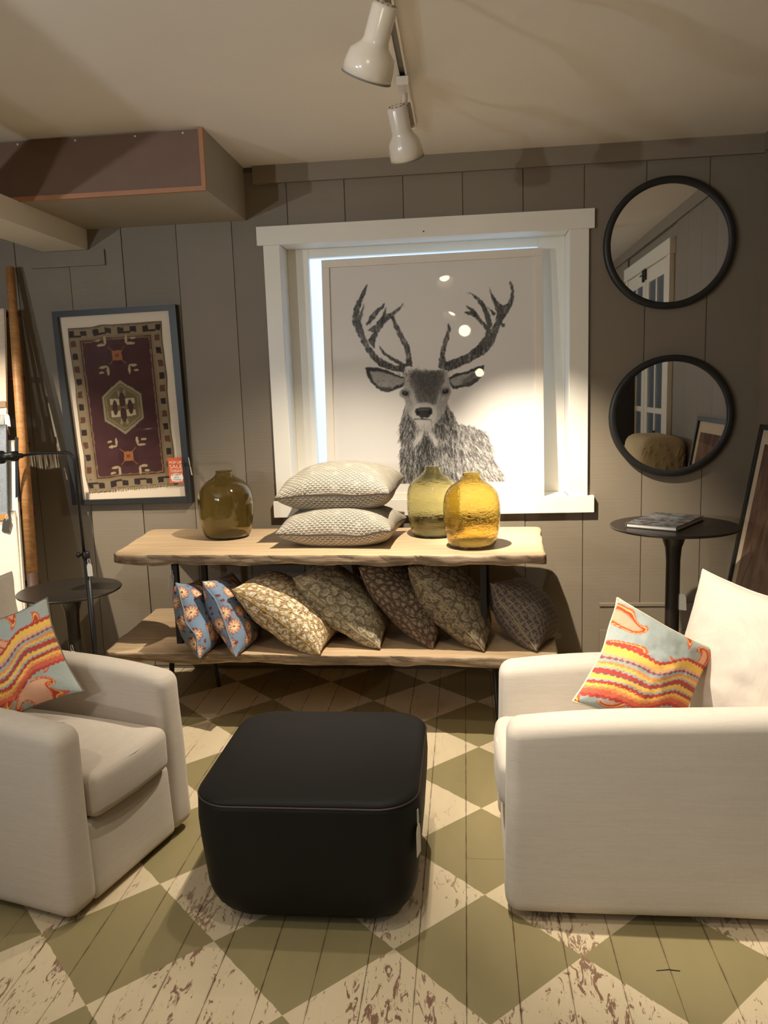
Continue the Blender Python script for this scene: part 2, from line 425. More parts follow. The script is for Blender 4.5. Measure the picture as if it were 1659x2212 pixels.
wr = MB().box(XR, XR+.1, YF, YB, 0, ZC).obj('wall_right', M['wallplain'], kind='structure')
y0 = 2.47
while y0 < YB: 
    MB().box(XR-.014, XR, y0+.0008, min(y0+.293, YB)-.0008, 0, ZC-.03).obj('board', M['wall'], wr); y0 += .293
y0 = .86-.293
while y0 > YF:
    MB().box(XR-.014, XR, y0+.0008, y0+.2922, 0, ZC-.03).obj('board', M['wall'], wr); y0 -= .293
MB().box(XR-.03, XR, YF, YB-.02, 2.545, ZC).obj('trim_3', M['wall'], kind='structure')
# boxed duct under the ceiling
sx0, sx1, sy0, sz0 = -3.3, -1.085, 3.475, 2.372
so = MB().box(sx0, sx1, sy0, YB, sz0, ZC).obj('trim_4', M['soffit'], kind='structure')
m = MB(); m.box(sx0, sx1-.02, sy0-.006, sy0, sz0+.02, ZC-.005); m.obj('panel', M['maroonwood'], so)
m = MB(); m.box(sx0, sx1, sy0-.012, sy0, sz0-.002, sz0+.018); m.obj('rail', M['orangewood'], so)
m = MB(); m.box(sx1-.018, sx1+.001, sy0-.012, sy0, sz0+.018, ZC-.001); m.obj('stile', M['orangewood'], so)
for px_ in (38, 163, 293, 396):
    p = at(px_, 292 if px_ < 300 else 284, y=sy0); z = ZC-.018
    MB().lathe([(.0045, 0), (.004, .003), (.001, .005)], 8, Matrix.Translation((p[0], sy0-.006, z)) @ Matrix.Rotation(math.pi/2, 4, 'X')).obj('tack', M['white'], so)
MB().box(-2.17, -1.932, 1.2, YB, 2.270, 2.372).obj('trim_5', M['white'], kind='structure')

# window with its casing, sash and pane
wt = bpy.data.objects.new('window_1', None); COL.objects.link(wt); wt['kind'] = 'structure'
cf = YB-.02
def tbox(nm, *a, mat='white', par=None, bev=.002):
    x0_, x1_, y0_, y1_, z0_, z1_ = a
    P, F = rbox(x1_-x0_, y1_-y0_, z1_-z0_, bev, 2, (1, 1, 1)); P = P+np.array([(x0_+x1_)/2, (y0_+y1_)/2, (z0_+z1_)/2])
    return mesh_obj(nm, P, F, M[mat] if isinstance(mat, str) else mat, par)
hc = tbox('head_casing', -1.031, .641, cf-.006, YB, 2.242, 2.334, par=wt)
MB().lathe([(.004, 0), (.0035, .0015), (.001, .002)], 10, Matrix.Translation((-.187, cf-.0055, 2.268)) @ Matrix.Rotation(math.pi/2, 4, 'X')).obj('screw_hole', M['ink'], hc)
tbox('side_casing', -1.001, -.917, cf, YB, .934, 2.242, par=wt)
tbox('side_casing', .522, .615, cf, YB, .934, 2.242, par=wt)
tbox('apron', -1.018, .647, cf-.012, YB, .849, .935, par=wt)
tbox('sill', WX0+.001, WX1-.001, cf-.009, YB+.24, .9, .936, par=wt)
tbox('jamb', WX0-.015, WX0, YB-.018, YB+.36, .936, WZ1, par=wt)
tbox('jamb', WX1, WX1+.015, YB-.018, YB+.36, .936, WZ1, par=wt)
tbox('jamb', WX0, WX1, YB-.018, YB+.36, WZ1, WZ1+.02, par=wt)
ys0, ys1 = YB+.15, YB+.19
sash = thing('sash', '', '', (0, 0, 0)); del sash['label']; del sash['category']; sash.parent = wt
tbox('stile', WX0, -.803, ys0, ys1, .936, WZ1, par=sash)
tbox('stile', .385, WX1, ys0, ys1, .936, WZ1, par=sash)
tbox('rail', -.803, .385, ys0, ys1, 2.197, WZ1, par=sash)
tbox('rail', -.803, .385, ys0, ys1, .936, .985, par=sash)
MB().box(-.803, .385, YB+.168, YB+.172, .985, 2.197).obj('pane', M['pane'], sash)

# door on the right wall (seen in the mirrors)
dr = bpy.data.objects.new('door_1', None); COL.objects.link(dr); dr['kind'] = 'structure'
dx = XR-.012
tbox('head_casing', dx-.03, XR, .84, 2.41, 2.36, 2.46, par=dr)
tbox('side_casing', dx-.022, XR, .86, .95, 0, 2.36, par=dr)
tbox('side_casing', dx-.022, XR, 2.29, 2.38, 0, 2.36, par=dr)
for (a, c) in ((.95, 1.615), (1.625, 2.29)):
    leaf = thing('leaf', '', ''); del leaf['label']; del leaf['category']; leaf.parent = dr
    m = MB(); m.box(dx-.012, XR, a, a+.10, 0, 2.355); m.box(dx-.012, XR, c-.10, c, 0, 2.355); mid = (a+c)/2
    m.box(dx-.010, XR, mid-.02, mid+.02, .3, 2.3)
    for z0_, z1_ in ((0, .3), (.78, .82), (1.26, 1.30), (1.76, 1.8), (2.25, 2.355)): m.box(dx-.011, XR, a+.1, c-.1, z0_, z1_)
    m.obj('frame', M['white'], leaf)
    for z0_, z1_ in ((.3, .78), (.82, 1.26), (1.30, 1.76), (1.8, 2.25)):
        for s0, s1 in ((a+.1, mid-.02), (mid+.02, c-.1)):
            MB().box(dx-.003, XR, s0, s1, z0_, z1_).obj('pane', M['doorpane'], leaf)
MB().lathe([(.035, 0), (.03, .006), (.012, .012), (.012, .04), (.03, .05), (.034, .065), (.02, .08)], 20,
           Matrix.Translation((dx-.012, 1.70, .93)) @ Matrix.Rotation(-math.pi/2, 4, 'Y')).obj('knob', M['black'], dr, True)
m = MB(); m.box(dx-.03, dx-.012, 1.55, 1.58, 2.27, 2.36); m.box(dx-.03, dx-.012, 1.62, 1.645, 2.28, 2.37); m.tube([(dx-.025, 1.56, 2.33), (dx-.05, 1.58, 2.31), (dx-.025, 1.63, 2.33)], .005, 6)
m.obj('hook_latch', M['black'], dr)
MB().box(dx-.02, dx-.01, 1.96, 1.985, 1.03, 1.13).obj('hinge', M['black'], dr)

# ------------------------------------------------------------------ track lights
t = thing('track_rail', 'white ceiling track rail carrying two spotlight heads', 'track', (-.2, 3.6, ZC))
m = MB(); m.box(-.017, -.010, -9.6, 0, -.022, 0); m.box(.010, .017, -9.6, 0, -.022, 0); m.box(-.010, .010, -9.6, 0, -.004, 0)
m.obj('rail', M['lampwhite'], t)
MB().box(-.0095, .0095, -9.59, -.01, -.008, -.0045).obj('slot', M['lampgrey'], t)
tbox('end_cap', -.018, .018, -.002, .012, -.024, 0, mat='lampwhite', par=t)
def track_head(name, label, rail_y, top, mouth, rn, rm, group, bulb=.795):
    top, mouth = Vector(top), Vector(mouth); ax = (mouth-top); L = ax.length
    t = thing(name, label, 'spotlight', (-.2, rail_y, ZC-.024), group=group); o = Vector(t.location)
    q = ax.to_track_quat('Z', 'Y').to_matrix().to_4x4(); MM = Matrix.Translation(top-o) @ q
    nl = L*.46
    m = MB().lathe([(rn*.55, -.006), (rn*.9, -.002), (rn, .004), (rn, nl), (rn*1.12, nl+.012), (rm*.90, L*.66), (rm*.98, L*.82), (rm, L),
                    (rm-.004, L), (rm*.94, L*.8), (rm*.84, L*.66), (rn*.9, nl+.02), (rn*.55, nl+.015)], 48, MM)
    m.obj('shade', M['lampwhite'], t, True)
    m = MB(); 
    for k in range(10):
        a = 2*math.pi*k/10; m.lathe([(.004, 0), (.004, .0012)], 8, MM @ Matrix.Translation((rn*.72*math.cos(a), rn*.72*math.sin(a), -.006)))
    m.obj('vent_slot', M['lampgrey'], t, kind='stuff')
    MB().lathe([(rn*.6, L*(bulb-.075)), (min(rn*(.9 if bulb < .9 else 1.5), rm*.85), L*(bulb-.035)), (rn*(.5 if bulb < .9 else 1.2), L*(bulb-.005)), (0.0005, L*bulb)], 24, MM).obj('bulb', M['bulb'], t, True)
    MB().lathe([(rm+.0005, L-.004), (rm+.001, L), (rm-.003, L+.001), (rm-.003, L-.004)], 48, MM, True).obj('rim', M['lampgrey'], t, True)
    tbox('adapter', -.021, .021, -.09, .09, -.03, 0, mat='lampwhite', par=t)
    e = MM @ Vector((0, 0, .03)); e2 = MM @ Vector((rn*.9, 0, .03))
    MB().tube([(0, 0, -.02), (0.0, 0, -.06), tuple(e*.6+Vector((0, 0, -.02))), tuple(e)], .011, 10).obj('stem', M['lampwhite'], t, True)
    return t
track_head('spotlight_head', 'white spotlight head at the far end of the ceiling track', 3.10, *HEADS['far'], .036, .062, 'track spotlights')
track_head('spotlight_head', 'larger looking white spotlight head nearest the camera, tilted to the left', 2.22, *HEADS['near'], .033, .066, 'track spotlights')
for yy, lb in ((1.33, 'white spotlight head on the rear track facing the stag picture, first mirrored glow'), (-1.0, 'white spotlight head further back on the track, second mirrored glow in the glass'), (-5.6, 'rearmost white spotlight head on the track, lowest of the three mirrored glows')):
    track_head('spotlight_head', lb, yy-.12, (-.2, yy-.09, 2.455), (-.19, yy+.07, 2.36), .033, .064, 'track spotlights', .97)

# ------------------------------------------------------------------ tags
def price_tag(parent, top, down=(0, 0, -1), side=(1, 0, 0), w=.03, h=.055, cord=.05, mat='tagpaper', name='price_tag'):
    T, D, Sd = np.array(top, float), np.array(down, float), np.array(side, float)
    n = np.cross(D, Sd); n /= np.linalg.norm(n); c = T+D*cord
    pts = [(-.3, 0), (.3, 0), (.5, .2), (.5, 1), (-.5, 1), (-.5, .2)]
    F_ = [c+Sd*w*a+D*h*b_ for a, b_ in pts]; B_ = [p+n*.0008 for p in F_]
    V = F_+B_; F = [tuple(range(6)), tuple(range(11, 5, -1))]+[(i, 6+i, 6+(i+1) % 6, (i+1) % 6) for i in range(6)]
    o = mesh_obj(name, V, F, M[mat], parent)
    e = c+D*h*.13
    m = MB()
    ring = [e-n*.001+Sd*.0035*math.cos(a)+D*.0035*math.sin(a) for a in np.linspace(0, 2*math.pi, 9)]
    m.tube(ring, .0014, 5, False); m.obj('eyelet', M['ring'], o)
    m = MB(); m.tube([e, c-D*cord*.4+Sd*.006, T+Sd*.003, T, T-Sd*.004, c-D*cord*.3-Sd*.005, e], .0011, 5)
    m.obj('string', M['string'], o)
    return o

# ------------------------------------------------------------------ display table
def plank_top(name, quad, zt, th, parent, seed):
    q = np.array(quad); nx, ny = 70, 10          # quad: FL, FR, BR, BL (x,y)
    rs = np.random.RandomState(seed)
    P, F = rbox(2, 2, 2, .06, 2, (nx, ny, 3))
    s, t_, z = (P[:, 0]+1)/2, (P[:, 1]+1)/2, (P[:, 2]+1)/2
    xy = (q[0][None]*((1-s)*(1-t_))[:, None]+q[1][None]*(s*(1-t_))[:, None]+q[2][None]*(s*t_)[:, None]+q[3][None]*((1-s)*t_)[:, None])
    f = np.clip(1-t_*3, 0, 1)
    dy = (fbm(s*14+seed, z*2.2+seed)-.5)*.024*f+(vnoise(s*60+seed, z*5)-.5)*.012*f
    dzn = (vnoise(s*9+seed, t_*5)-.5)*.004-(z < .3)*vnoise(s*25+seed*3, t_*3)*.010*np.clip(1-t_*2, 0, 1)
    X = np.stack([xy[:, 0]+(vnoise(t_*7+seed, s*3)-.5)*.012*((s < .02) | (s > .98)), xy[:, 1]+dy, zt-th+z*th+dzn*(z < .9)+dzn*.3], 1)
    return mesh_obj(name, X, F, M['plank'], parent, True)
T0 = np.array([-.63, 3.65, 0])
table = thing('display_table', 'two tier rustic plank table on thin black metal legs', 'table', tuple(T0))
UQ = [(-1.61-T0[0], 3.395-T0[1]), (.325-T0[0], 3.275-T0[1]), (.362-T0[0], 3.955-T0[1]), (-1.69-T0[0], 4.06-T0[1])]
LQ = [(-1.66-T0[0], 3.325-T0[1]), (.375-T0[0], 3.255-T0[1]), (.425-T0[0], 3.965-T0[1]), (-1.70-T0[0], 4.06-T0[1])]
plank_top('top_plank', UQ, .800, .040, table, 3)
plank_top('lower_plank', LQ, .360, .038, table, 11)
for (x, y) in ((-1.345, 3.46), (.068, 3.42), (-1.36, 3.90), (.09, 3.83)):
    tbox('post', x-.014-T0[0], x+.014-T0[0], y-.014-T0[1], y+.014-T0[1], .355, .765, mat='black', par=table)
for (x, y, fx, fy) in ((-1.39, 3.46, -1.405, 3.43), (.11, 3.42, .125, 3.40), (-1.33, 3.80, -1.302, 3.835), (.13, 3.80, .14, 3.84)):
    MB().tube([(x-T0[0], y-T0[1], .33), (fx-T0[0], fy-T0[1], .012), (fx-T0[0], fy-T0[1], 0)], [.013, .009, .012], 10).obj('leg', M['black'], table, True)
for x in (-1.35, .075):
    tbox('brace', x-.02-T0[0], x+.02-T0[0], 3.42-T0[1], 3.92-T0[1], .752, .766, mat='black', par=table)
    tbox('brace', x-.02-T0[0], x+.02-T0[0], 3.42-T0[1], 3.90-T0[1], .315, .328, mat='black', par=table)
tbox('brace', .03-T0[0], .20-T0[0], 3.40-T0[1], 3.44-T0[1], .748, .764, mat='black', par=table)
price_tag(table, (-1.352-T0[0], 3.435-T0[1], .715), (-.12, -.03, -.98), (.5, .86, 0), .03, .075, .02)

# ------------------------------------------------------------------ cushions
def pillow_grid(su, sv, T, n, pinch=.06, seed=0, wr=.006, ear=1.0, belly=.5):
    a = np.sin(np.linspace(-math.pi/2, math.pi/2, n)); s, t = np.meshgrid(a, a, indexing='ij')
    s, t = s.ravel(), t.ravel()
    x = su/2*s*(1-pinch*(1-t*t)); y = sv/2*t*(1-pinch*(1-s*s))
    h = T/2*np.power(np.clip((1-s**2)*(1-t**2), 0, 1), belly)
    w = (fbm(s*2.4+seed, t*2.4+seed*1.7, 3)-.45)*wr*4*np.power(np.clip((1-s**2)*(1-t**2), 0, 1), .3)
    e = np.power(np.maximum(abs(s), abs(t)), 6)
    zb = (vnoise(s*2.2+seed*3, t*2.2+5)-.5)*.028*e*ear      # seam wanders a little
    def arc(sz):
        g = np.linspace(-1, 1, 801); hh = .85*T/2*np.power(np.clip(1-g*g, 0, 1), belly); d = np.hypot(np.diff(g*sz/2), np.diff(hh))
        L = np.concatenate([[0], np.cumsum(d)]); L -= L[400]; return g, L/(sz/2)
    gs, Ls = arc(su); gt, Lt = arc(sv)
    ks = np.power(np.clip(1-t*t, 0, 1), belly); kt = np.power(np.clip(1-s*s, 0, 1), belly)
    S_ = s+(np.interp(s, gs, Ls)-s)*ks; T_ = t+(np.interp(t, gt, Lt)-t)*kt
    return s, t, x, y, h, w, zb, S_, T_
def cushion(name, label, M4, su, sv, T, mat, painter=None, n=80, seed=0, pinch=.06, group=None, pipe='string', pipe_mat=None, uvscale=1, wr=.006, back_rgb=None, cat='cushion', bend=0, belly=.5):
    s, t, x, y, h, w, zb, S_, T_ = pillow_grid(su, sv, T, n, pinch, seed, wr, 1, belly)
    bow = bend*(x/su*2)**2
    ft = np.stack([x, y, zb+h+w+bow], 1); bk = np.stack([x, y, zb-h+w*.6+bow], 1)
    N = n*n; ii = np.arange(N).reshape(n, n)
    edge = np.zeros((n, n), bool); edge[0] = edge[-1] = True; edge[:, 0] = edge[:, -1] = True
    bmap = np.arange(N)+N; bmap[edge.ravel()] = ii[edge]
    V = np.concatenate([ft, bk]);
    q = np.stack([ii[:-1, :-1], ii[1:, :-1], ii[1:, 1:], ii[:-1, 1:]], -1).reshape(-1, 4)
    F = np.concatenate([q, bmap[q][:, ::-1]])
    used = np.unique(F); rem = -np.ones(2*N, int); rem[used] = np.arange(len(used))
    o = mesh_obj(name, V[used], rem[F], mat, None, True); me = o.data
    uv = np.concatenate([np.stack([S_, T_], 1), np.stack([S_, -T_], 1)])[used]*.5*uvscale+.5
    lay = me.uv_layers.new(name='UVMap'); li = np.empty(len(me.loops), int); me.loops.foreach_get('vertex_index', li)
    lay.data.foreach_set('uv', uv[li].astype(np.float32).ravel())
    if painter is not None:
        cf_ = painter((S_+1)/2+.1, (T_+1)/2+.1) if back_rgb is None else painter((s+1)/2, (t+1)/2); cb = painter((S_+1)/2+3.1, (T_+1)/2+1.7) if back_rgb is None else np.tile(lin(back_rgb), (N, 1))
        set_colors(me, np.concatenate([cf_, cb])[used])
    o.matrix_world = M4; tag(o, label, cat, group)
    per = [ft[i] for i in list(ii[:, 0])+list(ii[-1, 1:])+list(ii[::-1, -1][1:])+list(ii[0, ::-1][1:])]
    if pipe_mat is not None: MB().tube(per[::2]+[per[0]], .0035, 6, False).obj('piping', pipe_mat, o, True)
    return o
def worley(x, y, pts):
    d1 = np.full(x.shape, 9.); d2 = np.full(x.shape, 9.); idx = np.zeros(x.shape, int); dxs = np.zeros(x.shape); dys = np.zeros(x.shape)
    for k, (a, c) in enumerate(pts):
        d = np.hypot(x-a, y-c); n = d < d1
        d2 = np.where(n, d1, np.minimum(d2, d)); idx = np.where(n, k, idx); dxs = np.where(n, x-a, dxs); dys = np.where(n, y-c, dys); d1 = np.where(n, d, d1)
    return d1, d2, idx, dxs, dys
def scatter_pts(n, seed, lo=0, hi=1.55):
    n = int(n*1.9); rs = np.random.RandomState(seed); P = []
    while len(P) < n:
        best = max((rs.uniform(lo, hi, 2) for _ in range(12)), key=lambda c: min([np.hypot(*(c-p)) for p in P] or [9]))
        P.append(best)
    return np.array(P)
def mixc(a, b_, f): return a*(1-f[:, None])+b_*f[:, None]
def paint_blue(seed):
    big, small = scatter_pts(27, seed), scatter_pts(80, seed+1); rs = np.random.RandomState(seed); ph = rs.rand(160)*6.28
    def f(u, v):
        u = u % 1.55; v = v % 1.55
        c = np.tile(lin((112, 132, 154)), (len(u), 1)); c = c*(.92+.16*fbm(u*9, v*9))[:, None]
        d1, d2, k, dx_, dy_ = worley(u, v, small); a = np.arctan2(dy_, dx_)+ph[k % 160]
        leaf = (d1 < .028*(.45+.55*np.abs(np.cos(a)))); c[leaf] = lin((104, 52, 46))
        d1, d2, k, dx_, dy_ = worley(u, v, big); a = np.arctan2(dy_, dx_)+ph[k % 160]
        R = .098*(.58+.42*np.abs(np.cos(a*5.5))); pet = d1 < R
        r = np.clip(d1/R, 0, 1); pc = mixc(np.tile(lin((240, 218, 176)), (len(u), 1)), np.tile(lin((196, 120, 82)), (len(u), 1)), np.clip(r*1.5-.3, 0, 1))
        line = (np.abs(np.cos(a*5.5)) < .24) & (d1 > .02); pc[line] = lin((118, 62, 46)); pc[(r > .88)] = lin((120, 64, 48))
        c[pet] = pc[pet]; c[d1 < .016] = lin((150, 84, 52)); return c
    return f
def paint_cells(seed, base, cell, outline, n=150, arcs=False, contrast=1.0):
    pts = scatter_pts(n, seed); n = len(pts); rs = np.random.RandomState(seed); ph = rs.rand(n)*6.28; tone = rs.rand(n); kind = rs.rand(n)
    base, cell, outline = lin(base), lin(cell), lin(outline)
    def f(u, v):
        u = u % 1.55; v = v % 1.55
        w = .018; uu = u+w*(vnoise(u*14, v*14)-.5); vv = v+w*(vnoise(u*14+9, v*14+4)-.5)
        d1, d2, k, dx_, dy_ = worley(uu, vv, pts); a = np.arctan2(dy_, dx_)+ph[k]
        c = np.tile(base, (len(u), 1))*(.9+.2*fbm(u*12, v*12))[:, None]
        e = d2-d1; inn = (e > .016) & (tone[k] < 1.1)
        cc = cell[None]*(.82+.3*tone[k])[:, None]
        c[inn] = cc[inn]
        fan = np.abs(np.sin(a*np.where(kind[k] > .5, 4, 2.5))) < .22; sel = inn & fan & (d1 > .012); c[sel] = outline
        ring = np.abs(d1-.026) < .004; sel = inn & ring; c[sel] = mixc(c[sel], np.tile(outline, (sel.sum(), 1)), np.full(sel.sum(), .6))
        ol = (e > .008) & (e < .018) & (tone[k] < 1.1); c[ol] = outline
        if arcs:
            ar = (np.abs(d1-.034) < .008) & (np.cos(a) > -.2); c[ar] = np.minimum(cell*1.35, 1)
        return c
    return f
def paint_meander(u, v):
    K = 15; x = u*K; y = v*K; fx, fy = x % 1, y % 1
    c = np.tile(lin((118, 106, 92)), (len(u), 1)); odd = (np.floor(x)+np.floor(y)) % 2 < 1
    gx = np.where(odd, fx, 1-fx)
    on = ((np.abs(fy-.2) < .09) & (gx > .15) & (gx < .85)) | ((np.abs(gx-.8) < .1) & (fy > .15) & (fy < .55)) | ((np.abs(fy-.52) < .09) & (gx > .2) & (gx < .85)) | ((np.abs(gx-.22) < .09) & (fy > .5) & (fy < .85))
    c[on] = lin((66, 50, 40)); wf = fbm(u*5, v*5); return c*(.8+.5*wf)[:, None]
SH = []
def shelf_cushion(name, label, Apx, Ay, B, side, T, painter, seed, pipe, wdir=(.03, 1, 0), pinch=.07, wr=.006, n=130):
    A = at(*Apx, y=Ay); B = np.array(B, float); u = A-B; L = np.linalg.norm(u); u /= L
    w = np.array(wdir, float); w -= u*(w @ u); w /= np.linalg.norm(w); nrm = np.cross(u, w)
    c = (A+B)/2+w*side/2
    return cushion(name, label, frame4(c, u, w, nrm), L, side, T, M['pigment'], painter, n, seed, pinch, 'cushions leaning on the lower plank', pipe_mat=pipe, wr=wr, belly=.44)
pb = plain('blue_piping', (128, 140, 152), .9); pg = plain('gold_piping', (140, 108, 54), .9); po = plain('olive_piping', (150, 132, 100), .9); pbn = plain('brown_piping', (96, 70, 50), .9)
shelf_cushion('cushion', 'blue floral cushion at the left end of the lower plank, beside the post', (375, 1262), 3.28, (-1.172, 3.225, .368), .40, .18, paint_blue(3), 3, pb, (-.10, 1, -.04))
shelf_cushion('cushion', 'second blue floral cushion, between the first blue one and the gold one', (441, 1256), 3.30, (-1.01, 3.255, .368), .40, .18, paint_blue(8), 8, pb, (-.06, 1, -.04))
shelf_cushion('cushion', 'golden yellow cushion with pale leaf print on the lower plank', (502, 1272), 3.32, (-.652, 3.262, .366), .38, .25, paint_cells(5, (178, 146, 88), (222, 206, 176), (112, 84, 52), 190), 5, pg, (.09, 1, .02))
shelf_cushion('cushion', 'olive beige cushion leaning right of the golden one', (633, 1250), 3.37, (-.398, 3.348, .366), .38, .23, paint_cells(9, (126, 113, 88), (160, 148, 120), (96, 84, 62), 170, True), 9, po, (.08, 1, .02), wr=.010)
shelf_cushion('cushion', 'dark brown cushion with small pale leaves, right of the olive beige one', (778, 1224), 3.39, (-.153, 3.362, .366), .38, .22, paint_cells(12, (86, 66, 50), (138, 120, 96), (62, 46, 35), 260), 12, pbn, (.07, 1, .02))
shelf_cushion('cushion', 'dark olive cushion with pale crescents leaning against the right post', (884, 1226), 3.36, (.062, 3.322, .366), .39, .24, paint_cells(15, (96, 84, 64), (132, 119, 94), (76, 64, 47), 160, True), 15, po, (.05, 1, .03), wr=.011)
shelf_cushion('cushion', 'grey brown cushion with stamped meander print at the right end', (1056, 1262), 3.44, (.290, 3.315, .374), .37, .24, paint_meander, 18, po, (.08, 1, .20))
# stack on the table
def stack_cushion(label, L, R_, depth, cz, T, seed, tilt=0):
    L, R_ = np.array(L), np.array(R_); u = R_-L; wdt = np.linalg.norm(u); u /= wdt
    w = np.array([.06, 1, tilt]); w -= u*(w @ u); w /= np.linalg.norm(w); n = np.cross(u, w)
    c = (L+R_)/2+w*depth/2
    return cushion('cushion', label, frame4(c, u, w, n), wdt, depth, T, M['scallop'], None, 70, seed, .05, 'scallop printed cushions stacked on the table', pipe_mat=plain('dark_welt', (84, 70, 56), .9), wr=.005, belly=.42)
stack_cushion('lower scallop print cushion of the stack on the tabletop', (-.868, 3.47, .872), (-.335, 3.42, .872), .43, 0, .215, 22, .03)
stack_cushion('upper scallop print cushion of the stack on the tabletop', at(592, 1075, y=3.55), at(840, 1069, y=3.5), .43, 0, .25, 27, .06)

# ------------------------------------------------------------------ vases
def vase(label, c, r, h, mat, neck=.30, lip=.33):
    prof_o = [(r*.10, 0), (r*.72, .001), (r*.83, .012), (r*.93, .06*h/.33), (r*.985, .12*h/.33), (r, .17*h/.33), (r*.985, .205*h/.33), (r*.93, .235*h/.33), (r*.80, .262*h/.33), (r*.62, .281*h/.33), (r*.44, .294*h/.33), (r*.34, .305*h/.33), (r*.30, .316*h/.33), (r*.295, .326*h/.33), (r*.31, h)]
    w = .0035
    prof_i = [(max(a-w, .001), b_+(w*1.6 if i < 3 else 0)) for i, (a, b_) in enumerate(prof_o)][::-1]
    prof_i[0] = (prof_o[-1][0]-w, h-.0005); prof_i[-1] = (.001, w*1.8)
    po_ = [(.0008, 0)]+prof_o[1:]
    m = MB().lathe(po_+prof_i, 64)
    o = m.obj('glass_vase', mat, None, True); o.location = c
    md = o.modifiers.new('smooth', 'SUBSURF'); md.levels = 1; md.render_levels = 2
    return tag(o, label, 'vase', 'glass bottle vases on the table')
vase('dark smoky olive glass vase at the left of the tabletop', (-1.19, 3.795, .8005), .137, .333, M['vase_dark'])
vase('pale amber glass vase behind the front amber one', (-.158, 3.758, .8005), .127, .333, M['vase_back'])
vase('bright amber glass vase standing nearest the table edge', (.023, 3.475, .8005), .127, .330, M['vase_front'])

# ------------------------------------------------------------------ stag print
tl = math.atan2(.085, 1.234)
PO = np.array([-.166, 4.093, .9365]); pyw = .036; px_x = np.array([math.cos(pyw), -math.sin(pyw), 0]); px_z = np.array([math.sin(tl)*math.sin(pyw), math.sin(tl)*math.cos(pyw), math.cos(tl)]); px_y = np.cross(px_z, px_x)
pic = thing('framed_picture', 'large white framed stag print standing in the window', 'picture', mat4=frame4(PO, px_x, px_y, px_z))
PW, PH, FW = 1.128, 1.243, .040
def bar(nm, x0_, x1_, z0_, z1_, mat, par, y0_=0, y1_=.03): return tbox(nm, x0_, x1_, y0_, y1_, z0_, z1_, mat=mat, par=par, bev=.0025)
bar('frame_rail', -PW/2, PW/2, PH-FW, PH, 'whiteframe', pic); bar('frame_rail', -PW/2, PW/2, 0, FW*.7, 'whiteframe', pic)
bar('frame_stile', -PW/2, -PW/2+FW, FW*.7, PH-FW, 'whiteframe', pic); bar('frame_stile', PW/2-FW, PW/2, FW*.7, PH-FW, 'whiteframe', pic)
tbox('backing', -PW/2+.01, PW/2-.01, .022, .028, .01, PH-.01, mat='paperwhite', par=pic)
tbox('glass', -PW/2+FW, PW/2-FW, .0085, .0105, FW*.7, PH-FW, mat='glass', par=pic, bev=.0005)
